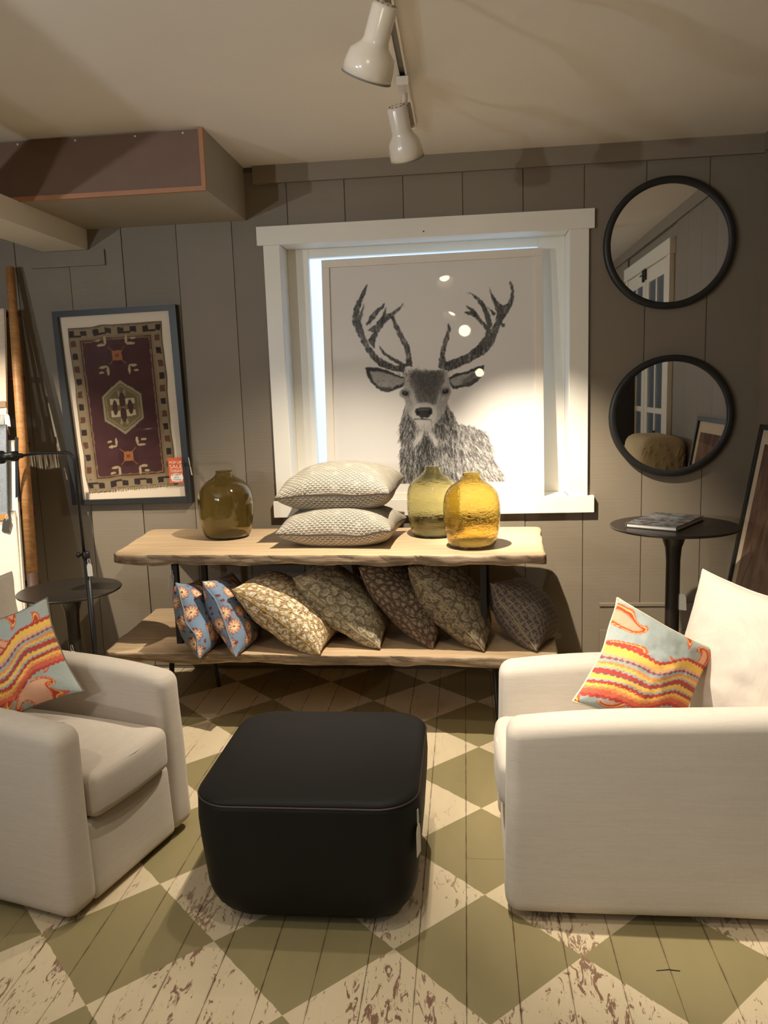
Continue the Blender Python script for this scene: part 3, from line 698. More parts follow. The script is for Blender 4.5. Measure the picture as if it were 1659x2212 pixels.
def deer_canvas():
    X0, Y0, X1, Y1 = 180, 130, 1460, 1690      # tracing frame of the artwork
    sc = .27
    nx, ny = int((X1-X0)*sc), int((Y1-Y0)*sc)
    gx, gy = np.meshgrid(np.arange(nx)/sc+X0, np.arange(ny)/sc+Y0)
    PAP = 230.; img = np.full((ny, nx), PAP)
    wob = lambda k: (fbm(gx/22+k, gy/22+k*2, 3)-.47)*16
    def inside(poly):
        p = np.array(poly, float); x, y = gx+wob(1), gy+wob(5); r = np.zeros(gx.shape, bool)
        for i in range(len(p)):
            (xa, ya), (xb, yb) = p[i], p[(i+1) % len(p)]
            if ya == yb: continue
            c = ((ya > y) != (yb > y)) & (x < (xb-xa)*(y-ya)/(yb-ya)+xa); r ^= c
        return r
    def soften(m_, k=1):
        a = m_.astype(float)
        for _ in range(k):
            p = np.pad(a, 1, mode='edge'); a = (p[1:-1, 1:-1]*4+p[:-2, 1:-1]+p[2:, 1:-1]+p[1:-1, :-2]+p[1:-1, 2:])/8
        return a
    def lay(mask, val, op=1, k=1):
        nonlocal img
        a = soften(mask, k)*op; img = img*(1-a)+val*a
    rs = np.random.RandomState(4)
    def stroke(x, y, ang, ln, wd, val, op=.8):
        i0, i1 = int((min(x, x+math.cos(ang)*ln)-X0-wd*3)*sc), int((max(x, x+math.cos(ang)*ln)-X0+wd*3)*sc)+2
        j0, j1 = int((min(y, y+math.sin(ang)*ln)-Y0-wd*3)*sc), int((max(y, y+math.sin(ang)*ln)-Y0+wd*3)*sc)+2
        i0, j0 = max(i0, 0), max(j0, 0); i1, j1 = min(i1, nx), min(j1, ny)
        if i1 <= i0 or j1 <= j0: return
        ax, ay = gx[j0:j1, i0:i1]-x, gy[j0:j1, i0:i1]-y; c, s_ = math.cos(ang), math.sin(ang)
        t = np.clip(ax*c+ay*s_, 0, ln); d = np.hypot(ax-t*c, ay-t*s_); ww = wd*(1-.7*t/ln)
        a = np.clip(1.2-d/ww, 0, 1)*op; img[j0:j1, i0:i1] = img[j0:j1, i0:i1]*(1-a)+val*a
    # body and neck
    neck = [(606, 1105), (585, 1190), (566, 1290), (578, 1400), (568, 1500), (574, 1600), (566, 1700), (1352, 1700), (1342, 1640), (1310, 1570), (1262, 1470), (1246, 1420), (1240, 1370), (1200, 1300), (1120, 1258), (1000, 1240), (962, 1170), (925, 1090), (905, 1040)]
    body = inside(neck); lay(body, 150, 1, 2)
    tone = 150+(fbm(gx/60, gy/90)-.5)*120
    img = np.where(body, tone, img)
    lay(body & (gx > 1010), 165, .6, 6)
    ys, xs = np.nonzero(body)
    def zone(x, y):
        v = 118
        if x > 1010+(y-1240)*.15: v = 132
        if 690 < x < 820 and y > 1330: v = 62
        if x < 680 and y > 1180: v = 84
        if 830 < x < 990 and 1150 < y: v = 88
        if y > 1560: v += 8
        return v
    for k in range(5200):
        i = rs.randint(len(xs)); x, y = xs[i]/sc+X0, ys[i]/sc+Y0
        if x > 1010+(y-1240)*.15: ang = math.radians(62+rs.randn()*16-(x-1000)*.03)
        else: ang = math.radians(92+rs.randn()*14+(740-x)*.06)
        r = rs.rand(); v = zone(x, y); v = v+(70 if r > .6 else -62 if r < .42 else 0)+rs.randn()*14
        stroke(x, y-14, ang, rs.uniform(24, 74), rs.uniform(2.5, 5), np.clip(v, 22, 214), .75)
    for sgn, x0_, y0_ in ((-1, 735, 1280), (1, 780, 1280)):       # pale throat flashes
        for k in range(70): stroke(x0_+rs.randn()*12+sgn*k*.75, y0_+k*1.2, math.radians(90-sgn*24+rs.randn()*8), 60, 4, 196, .6)
    # antlers
    AN = [[(600, 842), (520, 836), (420, 802), (350, 735), (288, 640), (246, 545), (214, 480), (209, 425), (224, 360), (258, 292), (298, 222), (328, 180), (312, 245), (286, 310), (264, 380), (256, 440), (264, 480), (290, 530), (310, 590), (345, 655), (390, 712), (455, 760), (530, 792), (612, 780)],
          [(240, 520), (252, 440), (276, 385), (298, 325), (290, 400), (276, 460), (290, 540)],
          [(456, 325), (446, 352), (372, 446), (322, 498), (314, 482), (344, 420), (400, 366)],
          [(376, 668), (326, 610), (348, 575), (366, 548), (326, 530), (352, 505), (385, 488), (430, 420), (454, 372), (466, 350), (462, 410), (500, 404), (552, 360), (592, 328), (562, 382), (504, 436), (446, 486), (402, 556), (376, 620)],
          [(508, 388), (502, 440), (518, 500), (556, 580), (594, 650), (610, 720), (612, 800), (662, 800), (648, 715), (636, 652), (602, 582), (562, 512), (524, 440)],
          [(414, 640), (440, 682), (500, 726), (570, 762), (616, 784), (604, 806), (520, 762), (448, 716), (420, 682)],
          [(850, 806), (862, 745), (870, 680), (890, 620), (914, 540), (932, 474), (944, 520), (932, 592), (908, 660), (902, 720), (912, 764), (1000, 738), (1078, 700), (1148, 640), (1198, 580), (1218, 515), (1250, 520), (1278, 470), (1288, 400), (1268, 332), (1240, 262), (1234, 205), (1256, 260), (1292, 312), (1332, 346), (1370, 330), (1390, 290), (1396, 240), (1386, 180), (1394, 158), (1416, 220), (1420, 290), (1400, 352), (1352, 430), (1312, 502), (1292, 562), (1252, 652), (1190, 712), (1100, 762), (1010, 802), (930, 838)],
          [(1252, 500), (1236, 402), (1204, 340), (1150, 282), (1068, 240), (1110, 272), (1168, 342), (1196, 402), (1212, 470), (1208, 560)],
          [(1206, 532), (1180, 492), (1120, 432), (1044, 396), (1092, 384), (1054, 340), (1110, 368), (1170, 440), (1222, 505)],
          [(1262, 420), (1240, 380), (1206, 340), (1250, 380), (1280, 410)], [(1325, 470), (1350, 480), (1350, 505), (1322, 508)]]
    for i, p in enumerate(AN):
        mk = inside(p); lay(mk, 82, .95, 1)
        bl = mk & (fbm(gx/14, gy/30+i) > .56); lay(bl, 150 if i != 4 else 178, .75, 1)
        dk = mk & (fbm(gx/10+9, gy/26+i) < .40); lay(dk, 44, .8, 1)
    for x, y in ((286, 400), (298, 345), (265, 440), (340, 480), (590, 335), (505, 400), (935, 490), (1070, 250), (1060, 350), (1240, 230), (1392, 180)): stroke(x, y, 1.2, 30, 7, 175, .5)
    # ears
    for P_, inner, dark in (([(306, 810), (330, 884), (370, 942), (430, 985), (492, 992), (560, 962), (612, 936), (618, 890), (540, 860), (462, 826), (380, 808)], [(340, 835), (370, 915), (420, 955), (500, 965), (590, 920), (600, 892), (520, 868), (430, 838)], [(385, 935), (425, 955), (500, 955), (490, 992), (430, 985)]),
                            ([(1198, 790), (1186, 850), (1150, 910), (1090, 946), (1030, 956), (962, 972), (916, 892), (990, 852), (1080, 832), (1140, 800)], [(1172, 818), (1160, 850), (1120, 900), (1040, 935), (970, 950), (940, 900), (1010, 868), (1090, 845)], [(1030, 905), (1110, 850), (1180, 830), (1150, 905), (1090, 945), (1035, 955)])):
        mk = inside(P_); lay(mk, 58, 1, 1); lay(inside(inner), 172, .9, 2); lay(inside(dark), 78, .75, 3)
        ys, xs = np.nonzero(inside(inner))
        for k in range(160):
            i = rs.randint(len(xs)); stroke(xs[i]/sc+X0, ys[i]/sc+Y0, rs.uniform(0, 3.1), rs.uniform(10, 30), 3, rs.choice([110, 190, 140]), .5)
    # head
    head = [(604, 872), (640, 838), (700, 828), (850, 828), (905, 848), (930, 880), (944, 950), (930, 1040), (908, 1110), (872, 1180), (832, 1222), (792, 1282), (742, 1284), (690, 1222), (650, 1172), (612, 1092), (588, 1010), (598, 930)]
    hm = inside(head); lay(hm, 178, 1, 2)
    lay(inside([(640, 856), (690, 832), (770, 838), (850, 830), (904, 852), (893, 915), (870, 960), (852, 1010), (838, 1070), (800, 1100), (724, 1100), (694, 1065), (676, 1000), (652, 955), (634, 905)]), 92, .9, 12)
    lay(inside([(690, 850), (850, 850), (840, 940), (800, 1020), (740, 1020), (700, 940)]), 66, .55, 16)
    lay(inside([(600, 1030), (660, 1060), (690, 1180), (650, 1160), (612, 1090)]), 128, .6, 8); lay(inside([(925, 1030), (850, 1070), (830, 1200), (870, 1170), (908, 1100)]), 132, .6, 8)
    ys, xs = np.nonzero(hm)
    for k in range(1700):
        i = rs.randint(len(xs)); x, y = xs[i]/sc+X0, ys[i]/sc+Y0
        dkz = y < 1090 and abs(x-768) < 128-(max(y-900, 0))*.42+rs.randn()*12
        v = (rs.choice([48, 72, 96, 140]) if dkz else rs.choice([140, 176, 198, 160]))
        stroke(x, y-6, math.radians(rs.uniform(20, 160)) if dkz else math.radians(90+(768-x)*.25+rs.randn()*15), rs.uniform(9, 26), 2.8, v, .55)
    for ex, ey, s_ in ((606, 1002, 1), (906, 988, -1)):
        lay(np.hypot((gx-ex)/44, (gy-ey)/36) < 1, 132, .8, 3)
        e = np.hypot(((gx-ex)+.3*s_*(gy-ey))/27, ((gy-ey)-.25*s_*(gx-ex))/17) < 1; lay(e, 26, 1, 1)
        lay(np.hypot((gx-ex+4)/5, (gy-ey+6)/4) < 1, 190, .9, 1)
        stroke(ex+s_*20, ey+10, math.radians(90-20*s_), 70, 7, 96, .6); stroke(ex-s_*26, ey-22, math.radians(10*s_+(0 if s_ > 0 else 180)), 60, 6, 70, .6)
    lay(np.hypot((gx-750)/96, (gy-1152)/84) < 1, 190, .85, 4)
    lay(inside([(676, 1140), (692, 1112), (740, 1102), (790, 1106), (810, 1122), (808, 1152), (788, 1176), (740, 1184), (694, 1168)]), 44, 1, 1)
    lay(inside([(696, 1122), (740, 1110), (792, 1114), (780, 1128), (710, 1132)]), 92, .7, 2)
    for nx_ in (702, 788): lay(np.hypot((gx-nx_)/13, (gy-1146)/14) < 1, 14, 1, 1)
    stroke(676, 1194, math.radians(-2), 58, 7, 60, .9); stroke(728, 1192, math.radians(5), 66, 8, 42, .95); stroke(796, 1196, math.radians(70), 34, 5, 80, .7)
    lay(np.hypot((gx-742)/56, (gy-1238)/34) < 1, 196, .6, 3)
    for k in range(90): stroke(740+rs.randn()*36, 1225+rs.rand()*50, math.radians(90+rs.randn()*14), 30, 2.6, rs.choice([120, 170, 200]), .5)
    for x, y in ((600, 838), (640, 822), (700, 812), (870, 830), (905, 826)):      # tufts at the antler base
        for k in range(16): stroke(x+rs.randn()*24, y+rs.randn()*10+8, math.radians(rs.uniform(40, 140)), 26, 3, rs.choice([60, 90, 150]), .6)
    img[gy > 1676-(gx-570)*.02] = PAP
    return gx, gy, np.clip(img, 12, PAP), PAP
def build_print():
    gx, gy, img, PAP = deer_canvas(); ny, nx = img.shape
    p0 = PO+px_y*.0125
    U = gx/3.456+700; V_ = gy/3.456+560
    d = np.stack([(U-W/2)/FPX, (V_-H/2)/FPX, np.ones_like(U)], -1) @ RC
    tt = ((p0-CAM) @ px_y)/(d @ px_y); Pw = CAM+d*tt[..., None]-PO
    X = Pw @ px_x; Z = Pw @ px_z
    # regular sheet grid in picture space; pigment looked up from the tracing
    x0_, x1_, z0_, z1_ = X.min(), X.max(), max(Z.min(), FW*.7+.002), Z.max(); n1, n2 = 350, 430
    gxs, gzs = np.meshgrid(np.linspace(x0_, x1_, n1), np.linspace(z0_, z1_, n2))
    Pt = PO+gxs[..., None]*px_x+gzs[..., None]*px_z+px_y*.0125
    c = (Pt-CAM) @ RC.T; uu = (W/2+FPX*c[..., 0]/c[..., 2]-700)*3.456; vv = (H/2+FPX*c[..., 1]/c[..., 2]-560)*3.456
    fi = (uu-gx[0, 0])/(gx[0, 1]-gx[0, 0]); fj = (vv-gy[0, 0])/(gy[1, 0]-gy[0, 0])
    i = np.clip(np.floor(fi).astype(int), 0, nx-2); j = np.clip(np.floor(fj).astype(int), 0, ny-2); a = np.clip(fi-i, 0, 1); b_ = np.clip(fj-j, 0, 1)
    val = (img[j, i]*(1-a)+img[j, i+1]*a)*(1-b_)+(img[j+1, i]*(1-a)+img[j+1, i+1]*a)*b_
    val[(fi < 1) | (fi > nx-2) | (fj < 1) | (fj > ny-2)] = PAP
    g = lin(val.ravel()); rgb = np.stack([g*1.0, g*.94, g*.86], 1)
    V = np.stack([gxs.ravel(), np.full(gxs.size, .0125), gzs.ravel()], 1)
    ii = np.arange(n1*n2).reshape(n2, n1); F = np.stack([ii[:-1, :-1], ii[:-1, 1:], ii[1:, 1:], ii[1:, :-1]], -1).reshape(-1, 4)
    base = len(V); xa, xb, za, zb = -PW/2+.02, PW/2-.02, .012, PH-.02; y = .0125
    ex = [(xa, y, za), (x0_, y, za), (x1_, y, za), (xb, y, za), (xa, y, z0_), (x0_, y, z0_), (x1_, y, z0_), (xb, y, z0_), (xa, y, z1_), (x0_, y, z1_), (x1_, y, z1_), (xb, y, z1_), (xa, y, zb), (x0_, y, zb), (x1_, y, zb), (xb, y, zb)]
    qs = [(r*4+k, r*4+k+1, r*4+k+5, r*4+k+4) for r in range(3) for k in range(3) if (r, k) != (1, 1)]
    V = np.concatenate([V, np.array(ex)]); F = np.concatenate([F, np.array(qs)+base])
    pr = lin(np.full(16, PAP)); rgb = np.concatenate([rgb, np.stack([pr, pr*.94, pr*.86], 1)])
    o = mesh_obj('stag_print', V, F, M['print'], pic); set_colors(o.data, rgb)
build_print()

# ------------------------------------------------------------------ framed rug
RY = 4.055
def P2(u, v, y=RY): return at(u, v, y=y)
RO = np.array([-1.78, YB-.0, 1.45])
rugf = thing('framed_rug', 'black framed maroon rug fragment with cream mat, hung left of the window', 'picture', tuple(RO))
oc = [P2(111, 673), P2(378, 657), P2(414.5, 1085.5), P2(156, 1091)]; ic = [P2(123, 685), P2(363.5, 669.5), P2(400.5, 1073), P2(174.5, 1081)]
for i, nm in ((0, 'frame_rail'), (1, 'frame_stile'), (2, 'frame_rail'), (3, 'frame_stile')):
    j = (i+1) % 4; f4 = [oc[i], oc[j], ic[j], ic[i]]
    bk = [np.array([p[0], YB-.001, p[2]]) for p in f4]
    MB().hexa([p-RO for p in f4], [p-RO for p in bk]).obj(nm, M['blackframe'], rugf)
def plate(nm, corners, dy, mat, par, org, th=.002):
    q = [np.array(p)+np.array([0, dy, 0])-org for p in corners]
    return MB().hexa(q, [p+np.array([0, th, 0]) for p in q]).obj(nm, M[mat], par)
plate('mat_board', ic, .028, 'mat', rugf, RO)
plate('glass', ic, .006, 'glass', rugf, RO, .001)
def paint_rug(s, t):
    s = s+(vnoise(s*40, t*40)-.5)*.006; t = t+(vnoise(s*40+7, t*40)-.5)*.004
    c = np.tile(lin((72, 39, 39)), (len(s), 1)); c = c*(.8+.4*fbm(s*6, t*14))[:, None]
    cream, dark, gold, red, tan = lin((146, 128, 98)), lin((48, 34, 32)), lin((150, 100, 54)), lin((140, 48, 38)), lin((148, 122, 88))
    edge = (s < .012) | (s > .988) | (t < .012) | (t > .988)
    bs = (s < .115) | (s > .885); bt = (t < .075) | (t > .925)
    bd = bs | bt; c[bd] = cream*.9
    k = np.floor(t*26); ss = np.where(s < .5, s, 1-s)
    sq = bs & ~bt & (ss > .02) & (ss < .075) & (k % 2 < 1); c[sq] = np.where((k[sq] % 4 < 2)[:, None], dark[None], lin((96, 60, 44))[None])
    kk = np.floor(s*15); tt_ = np.where(t < .5, t, 1-t)
    sq = bt & (tt_ > .02) & (tt_ < .052) & (kk % 2 < 1); c[sq] = dark
    lk = bt & (np.abs(tt_-.052) < .006) & (np.floor(s*15/2) % 2 < 1) ; c[lk] = dark
    inn = ((np.abs(ss-.105) < .012) & ~bt) | ((np.abs(tt_-.070) < .008) & (ss > .1)); c[inn] = tan*.8
    ln = (np.abs(ss-.135) < .006) & (tt_ > .085) | (np.abs(tt_-.088) < .0035) & (ss > .13); c[ln] = tan*.7
    c[edge] = tan*.6
    x, y = (s-.5), (t-.5)
    hx = np.maximum(np.abs(x)/.215, (np.abs(y)+np.abs(x)*.42)/.165); field = lin((150, 140, 104))
    c[hx < 1] = lin((112, 92, 62)); c[(hx > .90) & (hx < 1)] = field
    c[(hx > .78) & (hx < .83)] = field*.8
    m_ = hx < .72; blk = m_ & (np.abs(x) > .035) & (np.abs(x) < .135) & (np.abs(y) > .018) & (np.abs(y) < .055); c[blk] = lin((190, 176, 140))
    arm = m_ & (np.abs(np.abs(x)-.36*np.abs(y)-.0) < .012); c[arm] = field
    dk = m_ & ((np.hypot(x, (np.abs(y)-.045)*.8) < .035) | (np.hypot(np.abs(x)-.085, y*.6) < .028)); c[dk] = lin((70, 46, 40))
    for yc in (.185, .80):
        y2 = (t-yc)*1.75; r = np.hypot(x, y2); c[r < .115] = lin((66, 32, 36))
        c[(np.abs(x) < .052) & (np.abs(y2) < .05)] = gold; c[(np.abs(x) < .02) & (np.abs(y2) < .018)] = red
        dg = np.abs(np.abs(x)-np.abs(y2)) < .007; c[dg & (r > .07) & (r < .125)] = gold*.8
        for ax_, ay_ in ((1, 1), (1, -1), (-1, 1), (-1, -1)):
            for (px_, py_, rx, ry) in ((.16, .115, .045, .014), (.115, .16, .014, .045), (.19, .17, .030, .012)):
                u_ = x-ax_*px_; v_ = y2-ay_*py_; c[(u_/rx)**2+(v_/ry)**2 < 1] = lin((176, 156, 118))
    return c
def build_rug():
    n1, n2 = 150, 250; cs = [P2(145, 708, RY+.022), P2(346.5, 692, RY+.022), P2(381.5, 1046, RY+.022), P2(190.5, 1062, RY+.022)]
    s, t = np.meshgrid(np.linspace(0, 1, n1), np.linspace(0, 1, n2)); s, t = s.ravel(), t.ravel()
    so, to = s+(vnoise(t*9, s*0+3)-.5)*.02*(1-4*(s-.5)**2 < .3), t+(vnoise(s*8, t*0+1)-.5)*.014*np.abs(2*t-1)
    so, to = so[:, None], to[:, None]
    P = cs[0]*(1-so)*(1-to)+cs[1]*so*(1-to)+cs[2]*so*to+cs[3]*(1-so)*to
    P[:, 1] += (fbm(s*5, t*9)-.5)*.004
    V = np.concatenate([P, P+np.array([0, .005, 0])])-RO; ii = np.arange(n1*n2).reshape(n2, n1)
    q = np.stack([ii[:-1, :-1], ii[1:, :-1], ii[1:, 1:], ii[:-1, 1:]], -1).reshape(-1, 4)[:, ::-1]
    per = list(ii[0])+list(ii[1:, -1])+list(ii[-1, ::-1][1:])+list(ii[::-1, 0][1:-1])
    side = np.array([(per[a], per[(a+1) % len(per)], per[(a+1) % len(per)]+n1*n2, per[a]+n1*n2) for a in range(len(per))])
    o = mesh_obj('rug', V, np.concatenate([q, side]), M['rugpig'], rugf, True); c = paint_rug(s, t); set_colors(o.data, np.concatenate([c, c]))
    m = MB(); rs = random.Random(2)
    for k in range(70):
        f = k/69; a = cs[3]*(1-f)+cs[2]*f; b0 = a-RO+np.array([0, 0, .004])
        m.tube([b0, b0+np.array([rs.uniform(-.004, .004), -.001, -rs.uniform(.006, .014)])], .0018, 4)
    m.obj('fringe', M['raffia'], rugf, kind='stuff')
build_rug()
def text_mesh(name, body, size, mat4, mat, parent, extrude=.0003, align='CENTER', width=None):
    cu = bpy.data.curves.new(name, 'FONT'); cu.body = body; cu.size = size; cu.align_x = align; cu.extrude = extrude
    tmp = bpy.data.objects.new(name+'_tmp', cu); COL.objects.link(tmp)
    bpy.context.view_layer.update()
    me = bpy.data.meshes.new_from_object(tmp.evaluated_get(bpy.context.evaluated_depsgraph_get())); bpy.data.objects.remove(tmp)
    if width:
        xs = [v.co.x for v in me.vertices]; k = width/(max(xs)-min(xs))
        for v in me.vertices: v.co.x *= k
    me.transform(mat4); me.materials.clear()
    return link(name, me, mat, parent)
SY = RY+.003
sc_ = [P2(361.2, 989, SY), P2(392, 988, SY), P2(397, 1043, SY), P2(367.2, 1043.6, SY)]
card = plate('sale_card', sc_, 0, 'orange', rugf, RO, .001)
card['label'] = 'orange card reading POP UP SALE TODAY'
ux_ = sc_[1]-sc_[0]; vz_ = sc_[3]-sc_[0]; cw, ch = np.linalg.norm(ux_), np.linalg.norm(vz_); ux_ /= cw; vz_ /= ch
def card_m(s, t): 
    o = sc_[0]+ux_*cw*s+vz_*ch*t-RO+np.array([0, -.0006, 0]); z = np.cross(ux_, -vz_); return frame4(o, ux_, -vz_, z)
text_mesh('lettering', 'POP UP', ch*.15, card_m(.53, .245), M['letter'], card, width=cw*.84)
text_mesh('lettering', 'SALE', ch*.20, card_m(.53, .42), M['letter'], card, width=cw*.88)
text_mesh('lettering', 'TODAY!', ch*.15, card_m(.55, .575), M['letter'], card, width=cw*.86)
m = MB(); pts = []
for a in np.linspace(0, 2*math.pi, 41)[:-1]:
    r = 1+.05*math.cos(8*a); ca, sa = math.cos(a), math.sin(a)
    rx = .42*r*math.copysign(abs(ca)**.55, ca); rz = .155*r*math.copysign(abs(sa)**.55, sa)
    pts.append(sc_[0]-RO+ux_*cw*(.54+rx)+vz_*ch*(.785+rz)+np.array([0, -.0005, 0]))
m.add(pts, [tuple(range(40))]); note = m.obj('note_panel', M['tagpaper'], card)
text_mesh('lettering', '# 16859', ch*.085, card_m(.5, .705), M['ink'], card, width=cw*.6)
text_mesh('lettering', '975', ch*.10, card_m(.5, .82), M['ink'], card, width=cw*.3)
text_mesh('lettering', 'Framed', ch*.095, card_m(.55, .90), M['ink'], card, width=cw*.52)
tp = at(407, 988, y=RY-.001)-RO
price_tag(rugf, tp, (.13, -.01, -.99), (.6, -.8, 0), .02, .045, .05)

# ------------------------------------------------------------------ round mirrors
def round_mirror(label, c, R_):
    t = thing('round_mirror', label, 'mirror', (c[0], YB, c[1]), group='round mirrors on the right of the window')
    MM = Matrix.Rotation(math.pi/2, 4, 'X')
    MB().lathe([(R_-.032, .001), (R_, .001), (R_, .030), (R_-.004, .034), (R_-.028, .034), (R_-.032, .030)], 96, MM, True).obj('frame', M['blackframe'], t, True)
    MB().lathe([(.0005, .020), (R_-.030, .020), (R_-.030, .012), (.0005, .012)], 96, MM).obj('mirror_glass', M['mirror'], t)
    return t
def rc(px, r): 
    a = at(px[0], px[1], y=YB-.034); b_ = at(px[2], px[3], y=YB-.034); return ((a[0]+b_[0])/2, (a[2]+b_[2])/2)
round_mirror('upper of the two round black framed mirrors on the right wall boards', ((at(1306, 520, y=4.066)[0]+at(1590, 520, y=4.066)[0])/2, (at(1450, 378, y=4.066)[2]+at(1450, 667, y=4.066)[2])/2), .308)
round_mirror('lower of the two round black framed mirrors, above the book on the side table', ((at(1316, 898, y=4.066)[0]+at(1588, 898, y=4.066)[0])/2, (at(1452, 762, y=4.066)[2]+at(1452, 1033, y=4.066)[2])/2), .300)

# ------------------------------------------------------------------ pedestal side tables
def side_table(label, c, R_, h):
    t = thing('side_table', label, 'side table', (c[0], c[1], 0), group='dark pedestal side tables')
    MB().lathe([(.0005, h-.006), (R_*.93, h-.014), (R_*.985, h-.009), (R_, h-.003), (R_-.003, h+.0005), (R_-.006, h), (.0005, h)], 72).obj('table_top', M['tabletop_black'], t, True)
    MB().lathe([(R_*.62, 0), (R_*.62, .006), (R_*.5, .012), (R_*.28, .03), (.055, .07), (.036, .14), (.031, .3), (.031, h-.16), (.036, h-.10), (.052, h-.055), (.085, h-.026), (.12, h-.014), (.12, h-.009)], 48).obj('pedestal', M['tabletop_black'], t, True)
    return t
st = side_table('tall dark round pedestal table with a book, under the mirrors', (.922, 3.60), .278, .86)
price_tag(st, (.034, -.022, .60), (.05, -.03, -1), (.86, -.4, 0), .035, .075, .05)
price_tag(side_table('lower dark round pedestal table behind the left armchair', (-1.85, 3.43), .233, .63), (.0, -.034, .37), (.1, -.05, -.99), (.97, .1, .1), .036, .062, .03)
# book
bc = np.array([[.709, 3.553], [.897, 3.423], [1.094, 3.701], [.877, 3.857]]); cc_ = bc.mean(0); a0 = math.atan2(-.13, .188)
bk = thing('picture_book', 'slim picture book with dark photo cover on the tall side table', 'book', (cc_[0], cc_[1], .8608), a0)
tbox('pages', -.112, .108, -.166, .166, .003, .019, mat='tagpaper', par=bk)
b = NB('book_cover_photo'); v = b.coord(); f = b.noise(v, 14, 4, .6, 1.5); g = b.noise(b.scale(v, (1, 1, 1), (3, 1, 2)), 9, 3)
col = b.mix(b.step(f, .4, .6), (.035, .028, .03, 1), (.16, .15, .16, 1)); col = b.mix(b.step(g, .55, .7), col, (.12, .20, .20, 1)); col = b.mix(b.math('MULTIPLY', b.step(f, .62, .7), .8), col, (.42, .38, .38, 1))
b.set(col, .25)
tbox('cover', -.115, .112, -.17, .17, .019, .022, mat=b.m, par=bk, bev=.001); tbox('cover', -.115, .112, -.17, .17, 0, .003, mat='tagdark', par=bk, bev=.001)
tbox('spine', -.1165, -.112, -.17, .17, 0, .022, mat='maroonwood', par=bk, bev=.001)

# ------------------------------------------------------------------ pouf
def loft(sections, corner, cx, cy, n=20):
    V = []; F = []
    for z, a, c in sections:
        hx, hy = cx-a, cy-a; r = max(corner-a*.4, .01)
        ring = []
        for q, (sx_, sy_) in enumerate(((1, 1), (-1, 1), (-1, -1), (1, -1))):
            for k in range(n):
                ang = math.pi/2*(q+k/(n-1)); ring.append((sx_*(hx-r)+r*math.cos(ang), sy_*(hy-r)+r*math.sin(ang), z+c))
        V += ring
    m_ = 4*n
    for i in range(len(sections)-1):
        for k in range(m_): F.append((i*m_+k, i*m_+(k+1) % m_, (i+1)*m_+(k+1) % m_, (i+1)*m_+k))
    F += [tuple(range(m_))[::-1], tuple((len(sections)-1)*m_+k for k in range(m_))]
    return V, F
PC = (-.462, 2.272); PHT = .405
secs = []
for k in range(9):
    a = math.pi/2*k/8; secs.append((.15*(1-math.cos(a)), .115*(1-math.sin(a))+.012, 0))
secs += [(.20, .008, 0), (.26, .003, 0), (.32, 0, 0), (.375, .002, 0)]
side_secs = secs+[(PHT-.018, .004, 0)]
pf = thing('pouf', 'low black leather pouf standing between the armchairs', 'pouf', (PC[0], PC[1], 0))
V, F = loft(side_secs, .115, .320, .318); mesh_obj('body', V, F, M['leather'], pf, True)
V, F = loft([(PHT-.0175, .004, 0), (PHT-.009, .006, 0), (PHT-.002, .014, 0), (PHT+.001, .030, 0), (PHT+.003, .08, 0), (PHT+.005, .17, 0), (PHT+.006, .26, 0)], .115, .320, .318); mesh_obj('top_panel', V, F, M['leather'], pf, True)
V, F = loft([(PHT-.0205, .0045, 0), (PHT-.0175, .0015, 0), (PHT-.0145, .0045, 0)], .115, .320, .318); mesh_obj('seam_welt', V, F, plain('highlit_leather_welt', (64, 48, 42), .5, .25, 30), pf, True)  # welt in lighter red brown, seam highlight painted into the colour
pt_ = at(893, 1748, y=2.02)-np.array([PC[0], PC[1], 0])
price_tag(pf, (pt_[0]+.012, pt_[1], pt_[2]), (.0, -.05, -1), (.25, .97, 0), .035, .085, .045)

